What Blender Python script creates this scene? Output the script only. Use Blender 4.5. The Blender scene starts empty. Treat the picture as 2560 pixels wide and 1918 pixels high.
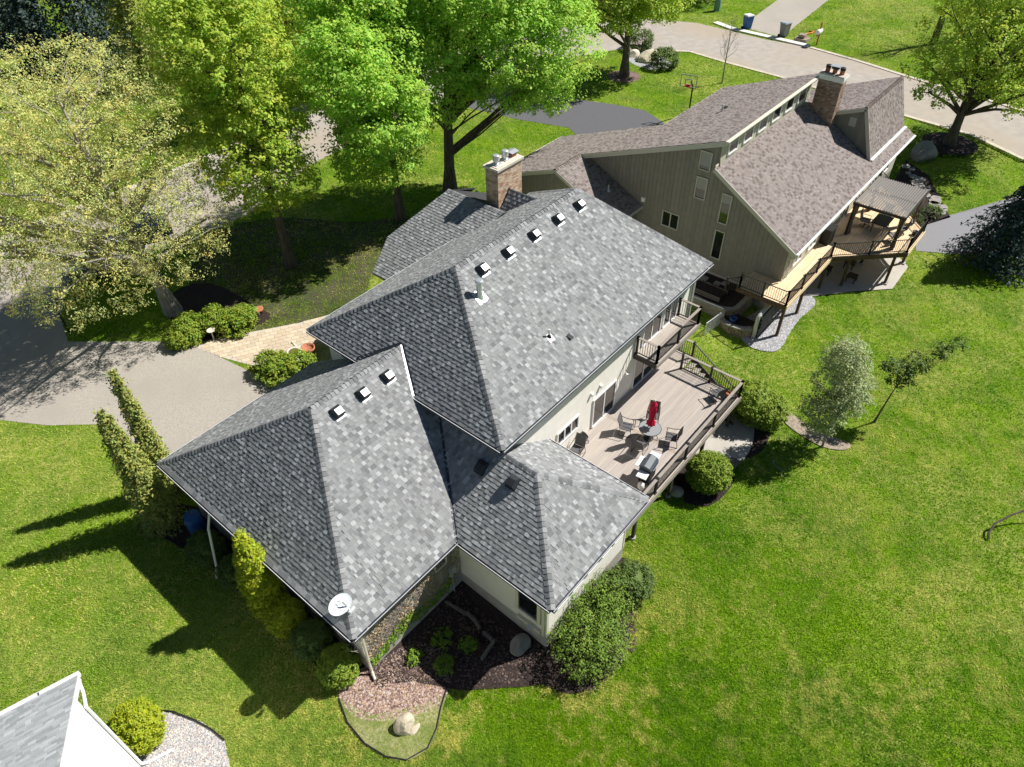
import bpy, bmesh, math, random
import numpy as np
from mathutils import Vector, Matrix
from mathutils.geometry import delaunay_2d_cdt
rnd = random.Random(7)
S = bpy.context.scene
COL = S.collection
# ------------------------------------------------------------------ camera
CP = np.array([-13.574, -12.253, 27.074])
TH, YAW, ROLL, FPX = math.radians(42.932), math.radians(40.712), math.radians(-1.0954), 1802.94
_d = np.array([math.cos(YAW)*math.cos(TH), math.sin(YAW)*math.cos(TH), -math.sin(TH)])
_r = np.array([math.sin(YAW), -math.cos(YAW), 0.0]); _u = np.cross(_r, _d)
_c, _s = math.cos(ROLL), math.sin(ROLL)
CR, CU = _c*_r + _s*_u, -_s*_r + _c*_u
cam = bpy.data.cameras.new('camera'); co = bpy.data.objects.new('camera', cam); COL.objects.link(co)
cam.sensor_fit = 'HORIZONTAL'; cam.sensor_width = 36.0; cam.lens = FPX/2560*36.0
cam.clip_start = 0.5; cam.clip_end = 2000
M = Matrix.Identity(4)
for i in range(3):
    M[i][0], M[i][1], M[i][2], M[i][3] = CR[i], CU[i], -_d[i], CP[i]
co.matrix_world = M
S.camera = co
# ------------------------------------------------------------------ sky, sun, exposure
SUN_EL, SUN_AZ = math.radians(48.26), math.radians(-29.54)
SD = Vector((math.cos(SUN_EL)*math.cos(SUN_AZ), math.cos(SUN_EL)*math.sin(SUN_AZ), math.sin(SUN_EL)))
W = bpy.data.worlds.new('World'); S.world = W; W.use_nodes = True
nt = W.node_tree; nt.nodes.clear()
sky = nt.nodes.new('ShaderNodeTexSky'); sky.sky_type = 'NISHITA'; sky.sun_disc = False
sky.sun_elevation = SUN_EL; sky.altitude = 1200; sky.dust_density = 0.3; sky.air_density = 0.8
sky.sun_rotation = math.atan2(SD.x, SD.y)
bg = nt.nodes.new('ShaderNodeBackground'); bg.inputs['Strength'].default_value = 0.05
wo = nt.nodes.new('ShaderNodeOutputWorld')
nt.links.new(sky.outputs[0], bg.inputs['Color']); nt.links.new(bg.outputs[0], wo.inputs['Surface'])
sl = bpy.data.lights.new('sun', 'SUN'); sl.energy = 5.0; sl.angle = math.radians(0.53); sl.color = (1.0, 0.96, 0.90)
so = bpy.data.objects.new('sun', sl); COL.objects.link(so)
so.rotation_euler = SD.to_track_quat('Z', 'Y').to_euler(); so.location = (30, -20, 60)
S.view_settings.view_transform = 'Standard'; S.view_settings.look = 'None'
S.view_settings.exposure = 0.42; S.view_settings.gamma = 1.0; S.view_settings.use_curve_mapping = False
S.cycles.max_bounces = 6; S.cycles.transparent_max_bounces = 6

DS = 2560/2212
def G(px, py, z=0.0):
    """world point at height z seen at (px, py) of the photograph shown 2212 wide"""
    v = _d + CR*(px*DS-1280)/FPX - CU*(py*DS-959)/FPX
    t = (z-CP[2])/v[2]
    return CP + v*t
def G2(px, py, z=0.0):
    p = G(px, py, z); return (float(p[0]), float(p[1]))
def ss(t):
    t = np.clip(t, 0, 1); return t*t*(3-2*t)
def zg(x, y):
    return -0.58*ss((2.5-np.asarray(y, float))/3.5)*ss((np.asarray(x, float)+9.5)/4.0)*ss((54-np.asarray(x, float))/9.0)

# ------------------------------------------------------------------ materials
def mat(name, c1, c2=None, scale=8.0, rough=0.8, bump=0.0, bscale=None, tint=False, metal=0.0, spec=0.3, trans=0.0, detail=6.0, lo=0.35, hi=0.65, stretch=None, c3=None, scale3=0.4):
    m = bpy.data.materials.new(name); m.use_nodes = True
    n = m.node_tree.nodes; L = m.node_tree.links
    b = n['Principled BSDF']; out = n['Material Output']
    b.inputs['Roughness'].default_value = rough; b.inputs['Metallic'].default_value = metal
    b.inputs['Specular IOR Level'].default_value = spec
    col = None
    tc = n.new('ShaderNodeTexCoord'); src = tc.outputs['Object']
    if stretch:
        mp = n.new('ShaderNodeMapping'); mp.inputs['Scale'].default_value = stretch; L.new(src, mp.inputs['Vector']); src = mp.outputs['Vector']
    if c2 is not None:
        tx = n.new('ShaderNodeTexNoise'); tx.inputs['Scale'].default_value = scale; tx.inputs['Detail'].default_value = detail
        L.new(src, tx.inputs['Vector'])
        mr = n.new('ShaderNodeMapRange'); mr.inputs['From Min'].default_value = lo; mr.inputs['From Max'].default_value = hi
        L.new(tx.outputs['Fac'], mr.inputs['Value'])
        mx = n.new('ShaderNodeMix'); mx.data_type = 'RGBA'
        mx.inputs['A'].default_value = (*c1, 1); mx.inputs['B'].default_value = (*c2, 1)
        L.new(mr.outputs[0], mx.inputs['Factor']); col = mx.outputs['Result']
        if c3 is not None:
            t3 = n.new('ShaderNodeTexNoise'); t3.inputs['Scale'].default_value = scale3; t3.inputs['Detail'].default_value = 5
            L.new(src, t3.inputs['Vector'])
            m3 = n.new('ShaderNodeMapRange'); m3.inputs['From Min'].default_value = 0.42; m3.inputs['From Max'].default_value = 0.66
            L.new(t3.outputs['Fac'], m3.inputs['Value'])
            x3 = n.new('ShaderNodeMix'); x3.data_type = 'RGBA'; x3.inputs['B'].default_value = (*c3, 1)
            L.new(m3.outputs[0], x3.inputs['Factor']); L.new(col, x3.inputs['A']); col = x3.outputs['Result']
    if tint:
        at = n.new('ShaderNodeAttribute'); at.attribute_name = 'tint'
        mu = n.new('ShaderNodeMix'); mu.data_type = 'RGBA'; mu.blend_type = 'MULTIPLY'; mu.inputs['Factor'].default_value = 1.0
        if col is None: mu.inputs['A'].default_value = (*c1, 1)
        else: L.new(col, mu.inputs['A'])
        L.new(at.outputs['Color'], mu.inputs['B']); col = mu.outputs['Result']
    if col is None: b.inputs['Base Color'].default_value = (*c1, 1)
    else: L.new(col, b.inputs['Base Color'])
    if bump:
        bt = n.new('ShaderNodeTexNoise'); bt.inputs['Scale'].default_value = bscale or scale*3; bt.inputs['Detail'].default_value = 4
        L.new(src, bt.inputs['Vector'])
        bn = n.new('ShaderNodeBump'); bn.inputs['Strength'].default_value = bump; bn.inputs['Distance'].default_value = 0.05
        L.new(bt.outputs['Fac'], bn.inputs['Height']); L.new(bn.outputs[0], b.inputs['Normal'])
    if trans:
        tr = n.new('ShaderNodeBsdfTranslucent')
        if col is None: tr.inputs['Color'].default_value = (*c1, 1)
        else: L.new(col, tr.inputs['Color'])
        ms = n.new('ShaderNodeMixShader'); ms.inputs[0].default_value = trans
        L.new(b.outputs[0], ms.inputs[1]); L.new(tr.outputs[0], ms.inputs[2]); L.new(ms.outputs[0], out.inputs['Surface'])
    return m

def grass_mat(name, fresh, dark, dry, k=1.0):
    m = bpy.data.materials.new(name); m.use_nodes = True
    n = m.node_tree.nodes; L = m.node_tree.links; b = n['Principled BSDF']
    b.inputs['Roughness'].default_value = 0.9; b.inputs['Specular IOR Level'].default_value = 0.1
    tc = n.new('ShaderNodeTexCoord'); src = tc.outputs['Object']
    def noise(sc, det, lo, hi, dist=0.0):
        t = n.new('ShaderNodeTexNoise'); t.inputs['Scale'].default_value = sc; t.inputs['Detail'].default_value = det
        t.inputs['Distortion'].default_value = dist
        L.new(src, t.inputs['Vector']); r = n.new('ShaderNodeMapRange')
        r.inputs['From Min'].default_value = lo; r.inputs['From Max'].default_value = hi
        L.new(t.outputs['Fac'], r.inputs['Value']); return r.outputs[0]
    def mix(f, a, bb, blend='MIX'):
        x = n.new('ShaderNodeMix'); x.data_type = 'RGBA'; x.blend_type = blend
        if isinstance(f, float): x.inputs['Factor'].default_value = f
        else: L.new(f, x.inputs['Factor'])
        for s, v in (('A', a), ('B', bb)):
            if isinstance(v, tuple): x.inputs[s].default_value = (*v, 1)
            else: L.new(v, x.inputs[s])
        return x.outputs['Result']
    def mul(a, v):
        q = n.new('ShaderNodeMath'); q.operation = 'MULTIPLY'; L.new(a, q.inputs[0])
        if isinstance(v, float): q.inputs[1].default_value = v
        else: L.new(v, q.inputs[1])
        return q.outputs[0]
    c = mix(noise(0.35, 4, .35, .65, .6), fresh, dark)
    dryf = mul(noise(0.16, 3, .44, .66, .8), noise(3.2, 6, .34, .62, .3))
    c = mix(mul(dryf, .85), c, dry)
    c = mix(mul(noise(2.2, 5, .5, .72), .5), c, dry)
    c = mix(mul(noise(1.1, 5, .52, .75), .55), c, dark)
    fine = noise(11.0, 4, .3, .7)
    c = mix(mul(fine, .75), c, mix(1.0, c, (1.6, 1.5, 1.5), 'MULTIPLY'))
    c = mix(mul(noise(26.0, 3, .5, .75), .6), c, mix(1.0, c, (.5, .55, .5), 'MULTIPLY'))
    L.new(c, b.inputs['Base Color'])
    bt = n.new('ShaderNodeTexNoise'); bt.inputs['Scale'].default_value = 18; bt.inputs['Detail'].default_value = 4; L.new(src, bt.inputs['Vector'])
    bn = n.new('ShaderNodeBump'); bn.inputs['Strength'].default_value = 0.7; bn.inputs['Distance'].default_value = 0.06
    L.new(bt.outputs['Fac'], bn.inputs['Height']); L.new(bn.outputs[0], b.inputs['Normal'])
    return m

MT = {}
MT['grass'] = grass_mat('lawn grass', (.13, .225, .008), (.06, .14, .007), (.30, .32, .085))
MT['blade'] = mat('grass blades', (1, 1, 1), rough=.8, tint=True, trans=.4, spec=.2)
MT['shingle'] = mat('grey shingle', (.86, .86, .86), (1.12, 1.12, 1.12), scale=60, rough=.95, tint=True, bump=.25, bscale=260, spec=.15)
MT['deckwood'] = mat('roof sheathing', (.05, .05, .055), rough=.95)
MT['gutter'] = mat('dark gutter', (.055, .065, .08), rough=.45, spec=.4)
MT['gutterlip'] = mat('pale gutter lip', (.62, .63, .66), rough=.35, spec=.5)
MT['flash'] = mat('valley metal', (.55, .56, .58), rough=.4, metal=.35)  # valley metal coloured pale for its sunlit side
MT['flashdark'] = mat('dark valley metal', (.045, .05, .06), rough=.5)  # shaded valley strips get their shade in this colour; cricket metal is dark
MT['siding'] = mat('cream siding', (.76, .73, .66), (.81, .78, .71), scale=3, rough=.7, spec=.25)
MT['sidingtan'] = mat('tan siding', (.52, .48, .42), (.58, .54, .48), scale=3, rough=.75)
MT['trimwhite'] = mat('white trim', (.80, .80, .78), rough=.5)
MT['trimtan'] = mat('cream trim', (.66, .62, .52), rough=.6)
MT['glass'] = mat('window glass', (.012, .014, .016), rough=.06, spec=.8)
MT['blind'] = mat('white blind', (.30, .30, .28), rough=.5)
MT['concrete'] = mat('grey concrete', (.36, .34, .31), (.44, .42, .38), scale=2.5, rough=.9, bump=.1, bscale=40)
MT['patio'] = mat('patio concrete', (.46, .43, .38), (.52, .49, .44), scale=1.5, rough=.9, bump=.1, bscale=50)
MT['drive'] = mat('driveway aggregate', (.33, .30, .26), (.47, .43, .375), scale=16, rough=.95, bump=.25, bscale=60, detail=10, c3=(.36, .33, .29), scale3=.25)
MT['road'] = mat('street concrete', (.36, .325, .29), (.43, .39, .345), scale=1.2, rough=.95, detail=8, c3=(.40, .34, .27), scale3=.12)
MT['kerb'] = mat('kerb concrete', (.52, .46, .38), (.62, .56, .47), scale=2, rough=.9)
MT['kerbnew'] = mat('new kerb concrete', (.72, .70, .66), (.78, .76, .72), scale=2, rough=.9)
MT['asphalt'] = mat('asphalt', (.105, .105, .115), (.14, .14, .15), scale=30, rough=.95, bump=.2, bscale=90)
MT['asphalt2'] = mat('grey asphalt', (.23, .23, .245), (.28, .28, .295), scale=20, rough=.95, bump=.2, bscale=80)
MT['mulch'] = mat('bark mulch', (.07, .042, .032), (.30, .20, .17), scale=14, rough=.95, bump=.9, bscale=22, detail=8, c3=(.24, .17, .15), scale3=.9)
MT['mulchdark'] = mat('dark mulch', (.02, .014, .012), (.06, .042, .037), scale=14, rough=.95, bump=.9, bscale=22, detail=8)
MT['soil'] = mat('dry soil', (.25, .20, .15), (.40, .34, .27), scale=6, rough=.95, bump=.5, bscale=18)
MT['dryground'] = mat('thin dry grass', (.16, .19, .05), (.36, .34, .19), scale=9, rough=.95, bump=.6, bscale=20, detail=8, c3=(.12, .17, .03), scale3=.8)
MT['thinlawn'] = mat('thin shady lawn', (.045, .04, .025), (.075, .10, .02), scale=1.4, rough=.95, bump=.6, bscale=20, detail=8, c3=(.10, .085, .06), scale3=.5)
MT['gravel'] = mat('grey gravel', (.22, .22, .23), (.55, .55, .56), scale=18, rough=.9, bump=1.0, bscale=20, detail=3)
MT['pebble'] = mat('river pebble', (1, 1, 1), rough=.8, tint=True)
MT['edging'] = mat('black edging', (.02, .02, .022), rough=.6)
MT['bark'] = mat('tree bark', (.085, .066, .05), (.16, .13, .105), scale=6, rough=.95, bump=.8, bscale=20, stretch=(1, 1, .25))
MT['barkpale'] = mat('pale bark', (.24, .21, .18), (.40, .37, .33), scale=6, rough=.95, bump=.5, bscale=20, stretch=(1, 1, .3))
def leafmat(name, c, tr=.42): return mat(name, c, rough=.55, tint=True, trans=tr, spec=.25)
MT['maple'] = leafmat('maple leaves', (.50, .64, .09), .5)
MT['maple2'] = leafmat('fresh maple leaves', (.46, .70, .11), .5)
MT['willow'] = leafmat('budding catkins', (.68, .70, .25), .45)
MT['spruce'] = leafmat('spruce needles', (.36, .40, .10), .25)
MT['bluespruce'] = leafmat('blue spruce needles', (.065, .10, .085), .1)
MT['arb'] = leafmat('arborvitae leaves', (.38, .45, .025), .3)
MT['yew'] = leafmat('yew needles', (.26, .36, .04), .3)
MT['green'] = leafmat('shrub leaves', (.13, .20, .045), .25)
MT['leafy'] = leafmat('loose shrub leaves', (.20, .31, .045), .3)
MT['dogwood'] = leafmat('pale blossom leaves', (.42, .48, .24), .35)
MT['ivyleaf'] = leafmat('ivy leaves', (.20, .34, .03), .3)
MT['ivydry'] = leafmat('dry ivy', (.46, .35, .22), .2)
MT['deckboard'] = mat('grey deck board', (.40, .355, .315), (.47, .42, .375), scale=5, rough=.75, stretch=(.15, 3, 3), tint=True)
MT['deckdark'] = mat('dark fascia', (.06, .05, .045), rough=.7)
MT['decktrim'] = mat('taupe rail cap', (.30, .26, .22), (.34, .30, .26), scale=4, rough=.7)
MT['metalblack'] = mat('black metal', (.018, .016, .015), rough=.5, spec=.4)
MT['metalbrown'] = mat('brown metal', (.035, .026, .022), rough=.5, spec=.4)
MT['cedar'] = mat('cedar deck board', (.74, .55, .34), (.85, .68, .45), scale=4, rough=.7, stretch=(.2, 3, 3), tint=True)
MT['post'] = mat('stained timber', (.085, .05, .032), (.12, .075, .05), scale=5, rough=.8)
MT['brown'] = mat('brown shingle', (.88, .86, .85), (1.12, 1.12, 1.12), scale=50, rough=.95, tint=True, bump=.25, bscale=220, spec=.12)
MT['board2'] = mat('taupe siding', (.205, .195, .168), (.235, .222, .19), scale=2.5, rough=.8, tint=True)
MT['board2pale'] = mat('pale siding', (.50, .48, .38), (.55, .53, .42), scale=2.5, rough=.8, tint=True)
MT['trim2'] = mat('pale trim', (.50, .49, .42), rough=.6)
MT['brick'] = mat('chimney brick', (1, 1, 1), (.75, .75, .75), scale=18, rough=.95, tint=True, bump=.2, bscale=60)
MT['mortar'] = mat('mortar', (.50, .44, .37), (.58, .52, .45), scale=8, rough=.95)
MT['clay'] = mat('terracotta', (.42, .16, .085), (.50, .21, .12), scale=6, rough=.85)
MT['galv'] = mat('galvanised metal', (.62, .64, .66), rough=.35, metal=.55)
MT['vent'] = mat('dark vent metal', (.035, .04, .045), rough=.45)
MT['venttop'] = mat('vent hood', (.62, .63, .64), rough=.4, metal=.2, spec=.6)  # sun glint of the hood tops put into this pale colour, also apron
MT['dish'] = mat('dish paint', (.62, .66, .68), rough=.45)
MT['dishlogo'] = mat('dish logo', (.22, .25, .27), rough=.5)
MT['mesh'] = mat('chair mesh', (.11, .11, .115), rough=.8)
MT['red'] = mat('red canvas', (.62, .015, .06), (.50, .01, .045), scale=5, rough=.8, trans=.15)
MT['tableglass'] = mat('table glass', (.30, .32, .33), rough=.15, spec=.6)
MT['white'] = mat('white enamel', (.80, .79, .77), rough=.4)
MT['hood'] = mat('grill hood', (.06, .075, .09), rough=.35, spec=.6)
MT['grilldark'] = mat('grill body', (.02, .02, .02), rough=.5)
MT['stone'] = mat('boulder', (.46, .40, .29), (.62, .55, .42), scale=3, rough=.9, bump=.6, bscale=8)
MT['stonegrey'] = mat('grey stone', (.26, .24, .22), (.36, .34, .31), scale=3, rough=.9, bump=.5, bscale=9)
MT['wallblock'] = mat('retaining block', (.23, .19, .15), (.32, .27, .22), scale=5, rough=.95, tint=True, bump=.6, bscale=14)
MT['paver'] = mat('clay paver', (.55, .46, .35), (.63, .54, .42), scale=6, rough=.9, tint=True)
MT['timber'] = mat('weathered timber', (.13, .115, .10), (.20, .18, .16), scale=4, rough=.9, stretch=(.3, 3, 3))
MT['bluebin'] = mat('blue plastic', (.02, .10, .32), rough=.5)
MT['greybin'] = mat('grey plastic', (.20, .21, .20), rough=.55)
MT['orange'] = mat('orange plastic', (.75, .22, .03), rough=.6)
MT['woodpost'] = mat('mailbox post', (.36, .15, .05), (.42, .19, .07), scale=5, rough=.8)
MT['utility'] = mat('utility green', (.16, .28, .24), rough=.6)
MT['blueglaze'] = mat('blue glaze', (.015, .04, .16), rough=.25, spec=.6)
MT['water'] = mat('birdbath water', (.16, .13, .06), rough=.08, spec=.6)
MT['pale'] = mat('pale cast stone', (.60, .54, .44), (.68, .62, .52), scale=8, rough=.85)
MT['louver'] = mat('pergola louver', (.135, .125, .115), rough=.55, metal=.2)
MT['curtain'] = mat('brown curtain', (.15, .11, .085), (.19, .145, .11), scale=3, rough=.9)
MT['cushion'] = mat('grey cushion', (.20, .19, .18), rough=.9)
MT['roof3'] = mat('pale grey shingle', (.90, .90, .90), (1.1, 1.1, 1.1), scale=40, rough=.95, tint=True, bump=.2, bscale=200)
MT['vinyl'] = mat('white vinyl', (.82, .82, .82), rough=.5)
MT['carblue'] = mat('dark blue paint', (.02, .03, .06), rough=.25, spec=.6)
MT['carred'] = mat('grey paint', (.16, .17, .19), rough=.25, spec=.6)
MT['tyre'] = mat('tyre rubber', (.015, .015, .015), rough=.9)
MT['spa'] = mat('spa shell', (.55, .53, .50), rough=.5)
MT['spadark'] = mat('spa cover', (.02, .022, .025), rough=.6)
MT['twig'] = mat('bare twigs', (.34, .30, .26), rough=.9)
# ------------------------------------------------------------------ mesh builders
class MB:
    def __init__(s): s.v = []; s.f = []; s.m = []; s.t = []
    def add(s, vs, fs, m=0, t=(1, 1, 1)):
        o = len(s.v); s.v += [tuple(map(float, p)) for p in vs]
        s.f += [tuple(o+i for i in f) for f in fs]; s.m += [m]*len(fs); s.t += [t]*len(fs); return s
    def box(s, lo, hi, m=0, t=(1, 1, 1)):
        (a, b, c), (d, e, f) = lo, hi
        return s.add([(a, b, c), (d, b, c), (d, e, c), (a, e, c), (a, b, f), (d, b, f), (d, e, f), (a, e, f)],
                     [(0, 3, 2, 1), (4, 5, 6, 7), (0, 1, 5, 4), (1, 2, 6, 5), (2, 3, 7, 6), (3, 0, 4, 7)], m, t)
    def prism(s, poly, z0, z1, m=0, t=(1, 1, 1)):
        """poly: list of (x, y) or (x, y, z); extruded vertically (z0/z1 added when 3D)"""
        n = len(poly)
        P = [(p[0], p[1], (p[2] if len(p) > 2 else 0)) for p in poly]
        area = sum(P[i][0]*P[(i+1) % n][1]-P[(i+1) % n][0]*P[i][1] for i in range(n))
        if area < 0: P = P[::-1]
        vs = [(x, y, z+z0) for x, y, z in P]+[(x, y, z+z1) for x, y, z in P]
        fs = [tuple(range(n-1, -1, -1)), tuple(range(n, 2*n))]+[(i, (i+1) % n, n+(i+1) % n, n+i) for i in range(n)]
        return s.add(vs, fs, m, t)
    def beam(s, p, q, w, h, m=0, up=(0, 0, 1), t=(1, 1, 1)):
        p = Vector(p); q = Vector(q); d = (q-p).normalized(); up = Vector(up)
        if abs(d.dot(up)) > .99: up = Vector((1, 0, 0))
        a = d.cross(up).normalized()*w/2; b = a.cross(d).normalized()*h/2
        vs = [p-a-b, p+a-b, p+a+b, p-a+b, q-a-b, q+a-b, q+a+b, q-a+b]
        return s.add(vs, [(0, 1, 2, 3), (7, 6, 5, 4), (0, 4, 5, 1), (1, 5, 6, 2), (2, 6, 7, 3), (3, 7, 4, 0)], m, t)
    def tube(s, pts, rads, n=8, m=0, cap=True, t=(1, 1, 1)):
        pts = [Vector(p) for p in pts]; rings = []
        if not hasattr(rads, '__len__'): rads = [rads]*len(pts)
        o = len(s.v); ref = None
        for i, p in enumerate(pts):
            d = (pts[min(i+1, len(pts)-1)]-pts[max(i-1, 0)]).normalized()
            if ref is None: ref = Vector((1, 0, 0)) if abs(d.x) < .8 else Vector((0, 1, 0))
            a = (ref-d*ref.dot(d)).normalized(); b = d.cross(a); ref = a
            for k in range(n):
                w = 2*math.pi*k/n; s.v.append(tuple(p+(a*math.cos(w)+b*math.sin(w))*rads[i]))
        fs = []
        for i in range(len(pts)-1):
            for k in range(n):
                k2 = (k+1) % n; fs.append((o+i*n+k, o+i*n+k2, o+(i+1)*n+k2, o+(i+1)*n+k))
        if cap: fs.append(tuple(o+k for k in range(n-1, -1, -1))); fs.append(tuple(o+(len(pts)-1)*n+k for k in range(n)))
        s.f += fs; s.m += [m]*len(fs); s.t += [t]*len(fs); return s
    def lathe(s, prof, c=(0, 0, 0), n=20, m=0, t=(1, 1, 1)):
        o = len(s.v)
        for r, z in prof:
            for k in range(n):
                w = 2*math.pi*k/n; s.v.append((c[0]+r*math.cos(w), c[1]+r*math.sin(w), c[2]+z))
        fs = []
        for i in range(len(prof)-1):
            for k in range(n):
                k2 = (k+1) % n; fs.append((o+i*n+k, o+i*n+k2, o+(i+1)*n+k2, o+(i+1)*n+k))
        fs.append(tuple(o+k for k in range(n-1, -1, -1))); fs.append(tuple(o+(len(prof)-1)*n+k for k in range(n)))
        s.f += fs; s.m += [m]*len(fs); s.t += [t]*len(fs); return s
    def mesh(s, name, mats, smooth=False, off=(0, 0, 0)):
        me = bpy.data.meshes.new(name)
        v = s.v if not any(off) else [(x-off[0], y-off[1], z-off[2]) for x, y, z in s.v]
        me.from_pydata(v, [], s.f)
        for k in (mats if isinstance(mats, (list, tuple)) else [mats]): me.materials.append(MT[k])
        if any(s.m): me.polygons.foreach_set('material_index', s.m)
        at = me.attributes.new('tint', 'FLOAT_COLOR', 'FACE')
        at.data.foreach_set('color', np.c_[np.array(s.t, float), np.ones(len(s.t))].astype(np.float32).ravel())
        if smooth: me.polygons.foreach_set('use_smooth', [True]*len(s.f))
        me.update(); return me

def mesh_np(name, V, F, mats, tint=None, smooth=False):
    """V (n,3), F (m,k) with equal-sized faces, tint (m,3)"""
    me = bpy.data.meshes.new(name); V = np.asarray(V, np.float32); F = np.asarray(F, np.int32)
    k = F.shape[1]
    me.vertices.add(len(V)); me.vertices.foreach_set('co', V.ravel())
    me.loops.add(F.size); me.loops.foreach_set('vertex_index', F.ravel())
    me.polygons.add(len(F)); me.polygons.foreach_set('loop_start', np.arange(0, F.size, k, dtype=np.int32))
    me.polygons.foreach_set('loop_total', np.full(len(F), k, np.int32))
    for q in (mats if isinstance(mats, (list, tuple)) else [mats]): me.materials.append(MT[q])
    if tint is not None:
        at = me.attributes.new('tint', 'FLOAT_COLOR', 'FACE')
        at.data.foreach_set('color', np.c_[tint, np.ones(len(F))].astype(np.float32).ravel())
    if smooth: me.polygons.foreach_set('use_smooth', np.ones(len(F), bool))
    me.update(); me.validate(); return me

ORG = {}
def tag(o, label=None, cat=None, group=None, kind=None):
    if label: o['label'] = label
    if cat: o['category'] = cat
    if group: o['group'] = group
    if kind: o['kind'] = kind
    return o
def thing(name, label, cat, loc=(0, 0, 0), rz=0.0, group=None, local=False):
    """an Empty at the base of a thing; its parts are given in world coordinates unless local"""
    o = bpy.data.objects.new(name, None); COL.objects.link(o); o.empty_display_size = .3
    o.location = loc; o.rotation_euler = (0, 0, rz)
    ORG[o.name] = (0, 0, 0) if local else tuple(loc)
    return tag(o, label, cat, group)
def link(name, me, parent=None, kind=None, label=None):
    o = bpy.data.objects.new(name, me); COL.objects.link(o)
    if parent is not None: o.parent = parent; ORG[o.name] = ORG[parent.name]
    else: ORG[o.name] = (0, 0, 0)
    if kind: o['kind'] = kind
    if label: o['label'] = label
    return o
def part(name, mb, mats, parent, smooth=False, kind=None, label=None):
    return link(name, mb.mesh(name, mats, smooth, ORG[parent.name]), parent, kind, label)
def single(name, mb, mats, label, cat, group=None, smooth=False, loc=None):
    loc = loc or (0, 0, 0)
    o = link(name, mb.mesh(name, mats, smooth, loc)); o.location = loc
    return tag(o, label, cat, group)
def struct(name, me_or_mb, mats=None, smooth=False):
    me = me_or_mb.mesh(name, mats, smooth) if isinstance(me_or_mb, MB) else me_or_mb
    return tag(link(name, me), kind='structure')
def kids(o): return [c for c in bpy.data.objects if c.parent is o]
CH = {}
def copy_tree(root, loc, rz, label, group=None):
    def rec(o, p):
        c = o.copy(); COL.objects.link(c); ORG[c.name] = (0, 0, 0)
        if p is not None: c.parent = p
        for k in o.children: rec(k, c)
        return c
    c = rec(root, None); c.location = loc; c.rotation_euler = (0, 0, rz)
    tag(c, label, None, group); return c

def sheet(name, poly, dz, mkey, res=0.0, kind='structure', base=None):
    """ground sheet following the terrain dz above it"""
    n = len(poly); P = [Vector((float(p[0]), float(p[1]))) for p in poly]; E = [(i, (i+1) % n) for i in range(n)]
    if res:
        xs = [p.x for p in P]; ys = [p.y for p in P]
        for x in np.arange(min(xs), max(xs), res):
            for y in np.arange(min(ys), max(ys), res):
                if inside(x, y, poly, .12): P.append(Vector((float(x), float(y))))
    v, e, f, *_ = delaunay_2d_cdt(P, E, [], 1, 1e-5)
    F = []
    for q in f:
        a = sum(v[q[i]].x*v[q[(i+1) % len(q)]].y-v[q[(i+1) % len(q)]].x*v[q[i]].y for i in range(len(q)))
        F.append(tuple(q) if a > 0 else tuple(q)[::-1])
    me = bpy.data.meshes.new(name)
    me.from_pydata([(p.x, p.y, (float(zg(p.x, p.y)) if base is None else base)+dz) for p in v], [], F); me.materials.append(MT[mkey]); me.update()
    o = link(name, me); o['kind'] = kind; return o
def inside(x, y, poly, margin=0.0):
    c = False; n = len(poly); j = n-1
    for i in range(n):
        xi, yi = poly[i][0], poly[i][1]; xj, yj = poly[j][0], poly[j][1]
        if (yi > y) != (yj > y) and x < (xj-xi)*(y-yi)/(yj-yi)+xi: c = not c
        if margin:
            dx, dy = xj-xi, yj-yi; L = dx*dx+dy*dy
            t = max(0, min(1, ((x-xi)*dx+(y-yi)*dy)/L)) if L else 0
            if (x-xi-t*dx)**2+(y-yi-t*dy)**2 < margin*margin: return False
        j = i
    return c
def smoothpoly(pts, n=4):
    """closed Catmull-Rom outline"""
    out = []; N = len(pts)
    for i in range(N):
        p0, p1, p2, p3 = (np.array(pts[(i+k-1) % N][:2], float) for k in range(4))
        for k in range(n):
            t = k/n; out.append(tuple(.5*((2*p1)+(-p0+p2)*t+(2*p0-5*p1+4*p2-p3)*t*t+(-p0+3*p1-3*p2+p3)*t**3)))
    return out

# ------------------------------------------------------------------ shingled roof planes
def clip(poly, K):
    """Sutherland-Hodgman: poly (list of 2D) by convex counter-clockwise K"""
    out = poly
    for i in range(len(K)):
        a, b = K[i], K[(i+1) % len(K)]; ex, ey = b[0]-a[0], b[1]-a[1]; src = out; out = []
        for j in range(len(src)):
            p, q = src[j], src[(j+1) % len(src)]
            dp = ex*(p[1]-a[1])-ey*(p[0]-a[0]); dq = ex*(q[1]-a[1])-ey*(q[0]-a[0])
            if dp >= 0: out.append(p)
            if (dp > 0 > dq) or (dp < 0 < dq):
                t = dp/(dp-dq); out.append((p[0]+(q[0]-p[0])*t, p[1]+(q[1]-p[1])*t))
        if len(out) < 3: return []
    return out
class Plane:
    def __init__(s, pts, eave):
        s.P = [Vector(p) for p in pts]; s.o = s.P[0]; s.u = Vector(eave).normalized()
        n = Vector((0, 0, 0))
        for i in range(len(s.P)): n += s.P[i].cross(s.P[(i+1) % len(s.P)])
        s.n = n.normalized()
        if s.n.z < 0: s.n = -s.n
        s.v = s.n.cross(s.u)
        if s.v.z < 0: s.u = -s.u; s.v = s.n.cross(s.u)
        q = [((p-s.o).dot(s.u), (p-s.o).dot(s.v)) for p in s.P]
        a = sum(q[i][0]*q[(i+1) % len(q)][1]-q[(i+1) % len(q)][0]*q[i][1] for i in range(len(q)))
        s.q = q if a > 0 else q[::-1]
    def at(s, u, v, h): return s.o+s.u*u+s.v*v+s.n*h
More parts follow.
